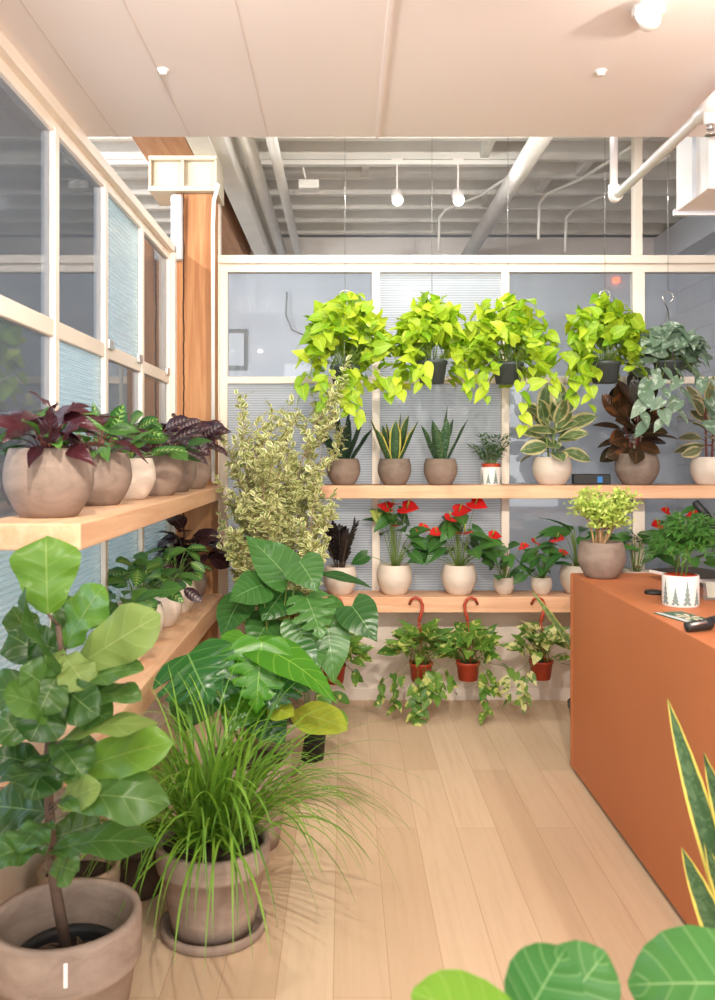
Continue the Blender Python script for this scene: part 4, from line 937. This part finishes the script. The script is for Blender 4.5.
# variegated shrub
YV = 4.78
c = V((-.38, YV, 0)); root = thing('variegated_shrub', 'tall airy shrub with small cream-edged leaves in the back left corner', 'potted plant', c)
top = rim_pot(root, c, .16, .30, M['grey_terra'])
Fm, Sm = MB(), MB()
def twig(p, d, L, r, depth):
    n_ = 7; pts = [p.copy()]
    for i in range(n_):
        d = (d + V((U(-.12, .12), U(-.12, .12), U(-.02, .12)))).normalized(); pts.append(pts[-1] + d * L / n_)
    Sm.tube(pts, r * .8, r * .3, 5, cap=False)
    for i in range(1, n_ + 1):
        if depth < 2 and (depth == 1 or i >= 2):
            for _ in range(2 if depth == 0 else 1):
                dd = (d + V((U(-1, 1), U(-1, 1), U(-.1, .6)))).normalized(); twig(pts[i], dd, min(.27, L * (U(.16, .28) if depth == 0 else U(.35, .6))), r * .45, depth + 1)
        if depth > 0 or i > 3:
            for _ in range((1 if R.random() < .75 else 2) if depth else 1):
                q = pts[i].lerp(pts[i - 1], R.random()); dd = V((U(-1, 1), U(-1, 1), U(-.4, 1))).normalized(); l = U(.032, .054)
                leaf(Fm, q, q + dd * l, l * U(.55, .7), (U(-.5, .5), -.5, 1), .1, .15, 'ell', 3)
for tx, ty, dy in ((274, 352, 0), (275, 380, .1), (262, 430, -.1), (254, 470, .05), (262, 470, -.15), (292, 420, -.1), (304, 470, -.05), (322, 515, .05), (290, 450, .1), (250, 545, 0), (285, 440, -.2), (262, 400, .05), (280, 500, -.25), (256, 520, -.2), (312, 540, -.2)):
    q = at(tx, ty, YV + dy); p0 = top + V((U(-.05, .05), U(-.05, .05), 0)); v = q - p0
    d0 = (v.normalized() + V((-v.x * .4, 0, .05))).normalized()
    twig(p0, (v.normalized() + V((0, 0, -.10))).normalized(), v.length * .80, .008, 0)
finish(root, Fm, L_['shrub'], Sm, M['grey_stem'])

# ================================================================== ON AND AROUND THE COUNTER
c = V(((601.5 - CX) * 4.02 / F, 4.02, CT)); root = thing('potted_lime_bush', 'small lime-green bush on bare forked stems in a taupe bowl on the counter', 'potted plant', c)
top = bowl(root, c, .108, .165, M['taupe']); Fm, Sm = MB(), MB()
for i in range(11):
    az = i * 2.4; q = top + pol(az, U(.02, .085), U(.07, .17)); Sm.tube(bez(top + pol(az, U(.0, .04)), q, (U(-.03, .03), U(-.03, .03), .02), 5), .0055, .004, 6)
    for k in range(4):
        q2 = q + (pol(az + U(-1.5, 1.5), U(.2, .9)) + V((0, 0, U(.4, 1)))).normalized() * U(.04, .10); Sm.tube([q, q2], .003, .0015, 5)
        for _ in range(46):
            s = q2 + V((U(-.045, .045), U(-.045, .045), U(-.035, .04))); d = V((U(-1, 1), U(-1, 1), U(-.2, 1))).normalized(); l = U(.017, .028); leaf(Fm, s, s + d * l, l * .65, (0, -.5, 1), .1, .2, 'ell', 3)
finish(root, Fm, L_['lime'], Sm, M['tan_stem'])
c = V(((680.5 - CX) * 3.28 / F, 3.28, CT)); root = thing('potted_fern', 'feathery green fern in a white pot with grey fir trees, on the counter', 'potted plant', c)
top = tree_pot(root, c, .066, .115, 10)
b = MB(); b.lathe([(.048, -.01), (.059, .012), (.052, .014)], top, 24); b.build('nursery_pot', M['red_plastic'], root)
Fm, Sm = MB(), MB()
for i in range(64):
    az = i * 2.4; f = (i / 63) ** .6; r = .025 + .125 * f * U(.8, 1.1); h = lerp(.235, .085, f ** 2) * U(.88, 1.08)
    q = top + pol(az, r, h) + V((.028, 0, 0)); ht = top + pol(az, .02, .10) + V((.02, 0, 0)); pts = [top + pol(az, .02)] + bez(ht, q, V((0, 0, .07)), 9); Sm.tube(pts if i % 7 == 0 else pts[1:], .0012, .0007, 4)
    for j in range(3, 11):
        for sd in (-1, 1):
            for u in (0, .33, .66):
                pp = pts[j].lerp(pts[j - 1], u); d = (pol(az + sd * U(.6, 1.1), 1) + V((0, 0, U(-.9, .4)))).normalized(); leaf(Fm, pp, pp + d * U(.022, .042), .0055, (0, -.6, 1), .05, .1, 'lance', 3)
finish(root, Fm, L_['fern'], Sm, M['stem_green'])
# round disc
p = V(((654 - CX) * 3.55 / F, 3.55, CT)); b = MB(); b.lathe([(0, 0), (.036, 0), (.038, .003), (.038, .010), (.034, .013), (.022, .0125), (0, .012)], p, 36)
tag(b.build('round_coaster', M['black_plastic'], loc=p), 'round black disc lying on the counter left of the fern', 'disc')
# tablet leaning
root = thing('laptop', 'open laptop with a silver edge lying behind the fern on the counter', 'laptop', (1.62, 3.95, CT))
def quadslab(pts, th, mat, nm, root):
    b = MB(); pts = [V(p) for p in pts]; nn = (pts[1] - pts[0]).cross(pts[3] - pts[0]).normalized() * th
    b.add([*pts, *[p + nn for p in pts]], [(0, 3, 2, 1), (4, 5, 6, 7), (0, 1, 5, 4), (1, 2, 6, 5), (2, 3, 7, 6), (3, 0, 4, 7)]); return b.build(nm, mat, root, False)
A, B_ = at(649, 560, 3.98), at(722, 582, 3.55)
quadslab([(A.x, A.y, CT + .028), (B_.x, B_.y, CT + .028), (B_.x + .22, B_.y + .12, CT + .030), (A.x + .22, A.y + .06, CT + .030)], .012, M['white'], 'base', root)
quadslab([(A.x + .01, A.y, CT + .041), (B_.x + .01, B_.y, CT + .041), (B_.x + .22, B_.y + .12, CT + .043), (A.x + .22, A.y + .06, CT + .043)], .004, M['black_plastic'], 'screen', root)
quadslab([(A.x + .06, A.y - .02, CT), (B_.x + .06, B_.y + .04, CT), (B_.x + .2, B_.y + .1, CT), (A.x + .2, A.y + .04, CT)], .028, M['grey_plastic'], 'stand', root)
# acrylic sign holder
p = V(((713 - CX) * 3.40 / F, 3.40, CT)); root = thing('acrylic_holder', 'small clear acrylic stand with cream card right of the fern', 'sign holder', p)
quadslab([p + V((-.05, -.03, .004)), p + V((.08, -.03, .004)), p + V((.08, .01, .078)), p + V((-.035, .01, .078))], .003, M['acrylic'], 'front_sheet', root)
quadslab([p + V((-.035, .012, .078)), p + V((.08, .012, .078)), p + V((.08, .05, .002)), p + V((-.05, .05, .002))], .003, M['acrylic'], 'back_sheet', root)
quadslab([p + V((-.03, -.022, .012)), p + V((.07, -.022, .012)), p + V((.07, .008, .068)), p + V((-.025, .008, .068))], .001, M['card_cream'], 'card', root)
# cards
p = V(((687 - CX) * 3.02 / F, 3.02, CT)); root = thing('leaflet', 'green leaflet with a pale plant picture, lying in front of the fern', 'leaflet', p)
ca, sa = math.cos(.25), math.sin(.25)
def rq(x, y, z): return p + V((x * ca - y * sa, x * sa + y * ca, z))
quadslab([rq(-.055, -.11, 0), rq(.055, -.11, 0), rq(.055, .11, 0), rq(-.055, .11, 0)], .003, M['card_green'], 'card', root)
b = MB()
for i in range(7):
    a = i * .9; b.add([rq(.01 + .0 * i, 0, .0036), rq(.01 + .03 * math.cos(a - .25), .06 * math.sin(a - .25), .0036), rq(.01 + .04 * math.cos(a), .075 * math.sin(a), .0036), rq(.01 + .03 * math.cos(a + .25), .06 * math.sin(a + .25), .0036)], [(0, 1, 2, 3)])
b.build('plant_picture', M['card_cream'], root)
b = MB(); b.add([rq(-.054, -.109, .0037), rq(-.025, -.109, .0037), rq(-.036, .109, .0037), rq(-.054, .109, .0037)], [(0, 1, 2, 3)]); b.build('pale_edge', M['bluegrey'], root)
# scanner / glasses
p = V(((700 - CX) * 2.78 / F, 2.78, CT)); root = thing('barcode_scanner', 'shiny black handheld scanner at the counter edge by the leaflet', 'scanner', p)
b = MB(); b.tube([p + V((-.045, .0, .016)), p + V((-.035, 0, .018)), p + V((0, .01, .02)), p + V((.03, .02, .022)), p + V((.04, .025, .02))], .016, .018, 14); b.build('body', M['black_plastic'], root)
b = MB(); b.tube([p + V((.02, .015, .022)), p + V((.06, .06, .026)), p + V((.10, .11, .024))], .015, .012, 12); b.build('handle', M['black_plastic'], root)
b = MB(); b.tube([p + V((-.035, -.012, .026)), p + V((.02, .0, .034))], .006, .006, 8); b.build('silver_strip', M['silver'], root)  # short silver strip along the top of the body
# snake plant beyond the counter: pot behind its far end
c = V((1.28, 4.55, 0)); root = thing('floor_snake_plant', 'snake plant on the floor behind the far end of the counter', 'potted plant', c)
top = taper_pot(root, c, .12, .22, M['grey_plastic']); Fm = MB()
q0 = at(590, 672, 4.42); leaf(Fm, top + V((-.05, -.03, 0)), q0, .034, (.3, -1, .2), .0, .3, 'round', 6)
leaf(Fm, q0, at(531, 590, 4.35), .036, (.3, -1, .2), .02, .3, 'strap', 10)
for az, l in ((.3, .5), (1.4, .55), (2.3, .5), (-.6, .45)): leaf(Fm, top + pol(az, .03), top + pol(az, .12, l * .9), .05, pol(az, -1), .0, .35, 'strap', 9)
Fm.build('foliage', L_['snake_pale'], root)
# snake plant in front of the counter
c = V((.94, 1.86, 0)); root = thing('floor_snake_plant', 'yellow-edged snake plant in front of the counter at the right edge', 'potted plant', c)
top = taper_pot(root, c, .115, .24, M['grey_plastic']); Fm = MB()
for bp, tp, y1, w, lean in ((top + V((-.02, .03, 0)), at(667, 697, 1.92), 1.92, .058, 0), (top + V((-.04, -.02, 0)), at(681, 846, 1.86), 1.86, .062, 0), (top + V((-.0, .0, 0)), at(704, 842, 1.85), 0, .055, 0), (top + V((.03, .02, 0)), at(703, 750, 1.9), 0, .06, 0), (top + V((.05, -.02, 0)), at(748, 700, 1.85), 0, .06, 0), (top + V((.02, -.05, 0)), at(762, 760, 1.8), 0, .055, 0)):
    leaf(Fm, bp, tp, w, (-.35, -1, .1), -.05, .3, 'strap', 12, wave=.03, nw=2)
Fm.build('foliage', L_['snake_yellow'], root)
# round-leaved plant by the camera
c = V((.42, .98, 0)); root = thing('round_leaf_plant', 'plant with big rounded green leaves at the bottom edge of the view', 'potted plant', c)
top = rim_pot(root, c, .13, .26, M['grey_terra']); Fm, Fl, Sm = MB(), MB(), MB()
def rl(bp, tp, y0, y1, w, nh, dest, arch=.1):
    p, q = at(*bp, y0), at(*tp, y1); leaf(dest, p, q, w * y0 / F, nh, arch, .12, 'round', 14, wave=.02, nw=1.5, droop=.08); Sm.tube(bez(top, p, (0, 0, .05), 7), .006, .004, 7)
rl((545, 1030), (606, 952), 1.25, 1.30, 84, (.15, -.75, .8), Fm)
rl((520, 1030), (566, 948), 1.20, 1.24, 80, (-.3, -.7, .7), Fm)
rl((530, 1062), (412, 992), 1.10, 1.14, 100, (0, -.5, 1), Fl, .16)
rl((775, 985), (628, 985), 1.22, 1.30, 112, (.1, -.75, .7), Fm, .10)
rl((600, 1100), (690, 1060), 1.1, 1.1, 90, (0, -.5, 1), Fm)
Sm.build('stem', M['stem_green'], root); Fm.build('foliage', L_['rubber_big'], root); o = Fl.build('foliage', L_['rubber_lime'], root); o['label'] = 'lime green leaves'

# plants seen through the left window
for (x, y, z0, z1, n_, lab) in ((-2.0, 4.7, .5, 2.35, 420, 'yellow-green indoor tree seen through the left window'), (-1.75, 3.9, .35, 1.15, 200, 'low bushy plant seen through the lower left window')):
    c = V((x, y, 0)); root = thing('window_tree', lab, 'potted plant', c, 'plants beyond the left window'); top = rim_pot(root, c, .17, .32, M['grey_terra']); Fm, Sm = MB(), MB()
    Sm.tube([top, top + V((.03, 0, (z1 - .3) * .5)), V((x, y, z1 - .1))], .018, .006, 8)
    for i in range(n_):
        z_ = lerp(z0, z1, R.random()); rr = .42 * math.sin(PI * lerp(.12, .95, (z_ - z0) / (z1 - z0))) * R.random() ** .5; az = U(0, 6.28); q = V((x, y, z_)) + pol(az, rr)
        if i % 4 == 0: Sm.tube([V((x, y, z_ - .12)), q], .004, .002, 4)
        d = (pol(az + U(-1, 1), 1) + V((0, 0, U(-.8, .4)))).normalized(); leaf(Fm, q, q + d * U(.08, .14), U(.04, .06), (0, 0, 1), .1, .2, 'ell', 4)
    finish(root, Fm, L_['tree'] if z1 > 2 else L_['anth'], Sm, M['bark'])

# ================================================================== LIGHT
w = bpy.data.worlds.new('world'); sc.world = w; w.use_nodes = True
bg = w.node_tree.nodes['Background']; bg.inputs[0].default_value = (.86, .92, 1.0, 1); bg.inputs[1].default_value = .68
def area(name, loc, aim, sx, sy, e, col):
    l = bpy.data.lights.new(name, 'AREA'); l.shape = 'RECTANGLE'; l.size = sx; l.size_y = sy; l.energy = e; l.color = col
    o = bpy.data.objects.new(name, l); COL.objects.link(o); o.location = loc; o.rotation_euler = (V(aim) - V(loc)).to_track_quat('-Z', 'Y').to_euler(); return o
area('front_fill', (1.0, -.85, 1.5), (.6, 4, 1.3), 3.6, 2.4, 105, (1, .95, .90))            # unseen fill lamp added behind the camera
area('left_room_fill', (-3.9, 3.0, 2.2), (-1, 4.0, 2.0), 3.5, 2.0, 230, (.82, .91, 1.0))           # bluish lamp added to brighten the left room and its panes

# ================================================================== CAMERA
cam = bpy.data.cameras.new('camera'); co = bpy.data.objects.new('camera', cam); COL.objects.link(co)
co.location = (0, 0, EYE); co.rotation_euler = (PI / 2, 0, 0)
cam.sensor_fit = 'AUTO'; cam.sensor_width = 36; cam.lens = 36 * F / 1000
cam.shift_x = (357.5 - CX) / 1000; cam.shift_y = -(500 - CY) / 1000
cam.clip_start = .05; cam.dof.use_dof = True; cam.dof.focus_distance = 4.4; cam.dof.aperture_fstop = 4.0
sc.camera = co
vs = sc.view_settings; sc.display_settings.display_device = 'sRGB'
vs.view_transform = 'Standard'; vs.look = 'None'; vs.exposure = 0.27; vs.gamma = 1.0; vs.use_curve_mapping = False
cy = sc.cycles; cy.max_bounces = 10; cy.transparent_max_bounces = 24; cy.diffuse_bounces = 5; cy.glossy_bounces = 4; cy.transmission_bounces = 6
cy.caustics_reflective = False; cy.caustics_refractive = False; cy.sample_clamp_indirect = 6; cy.use_denoising = True
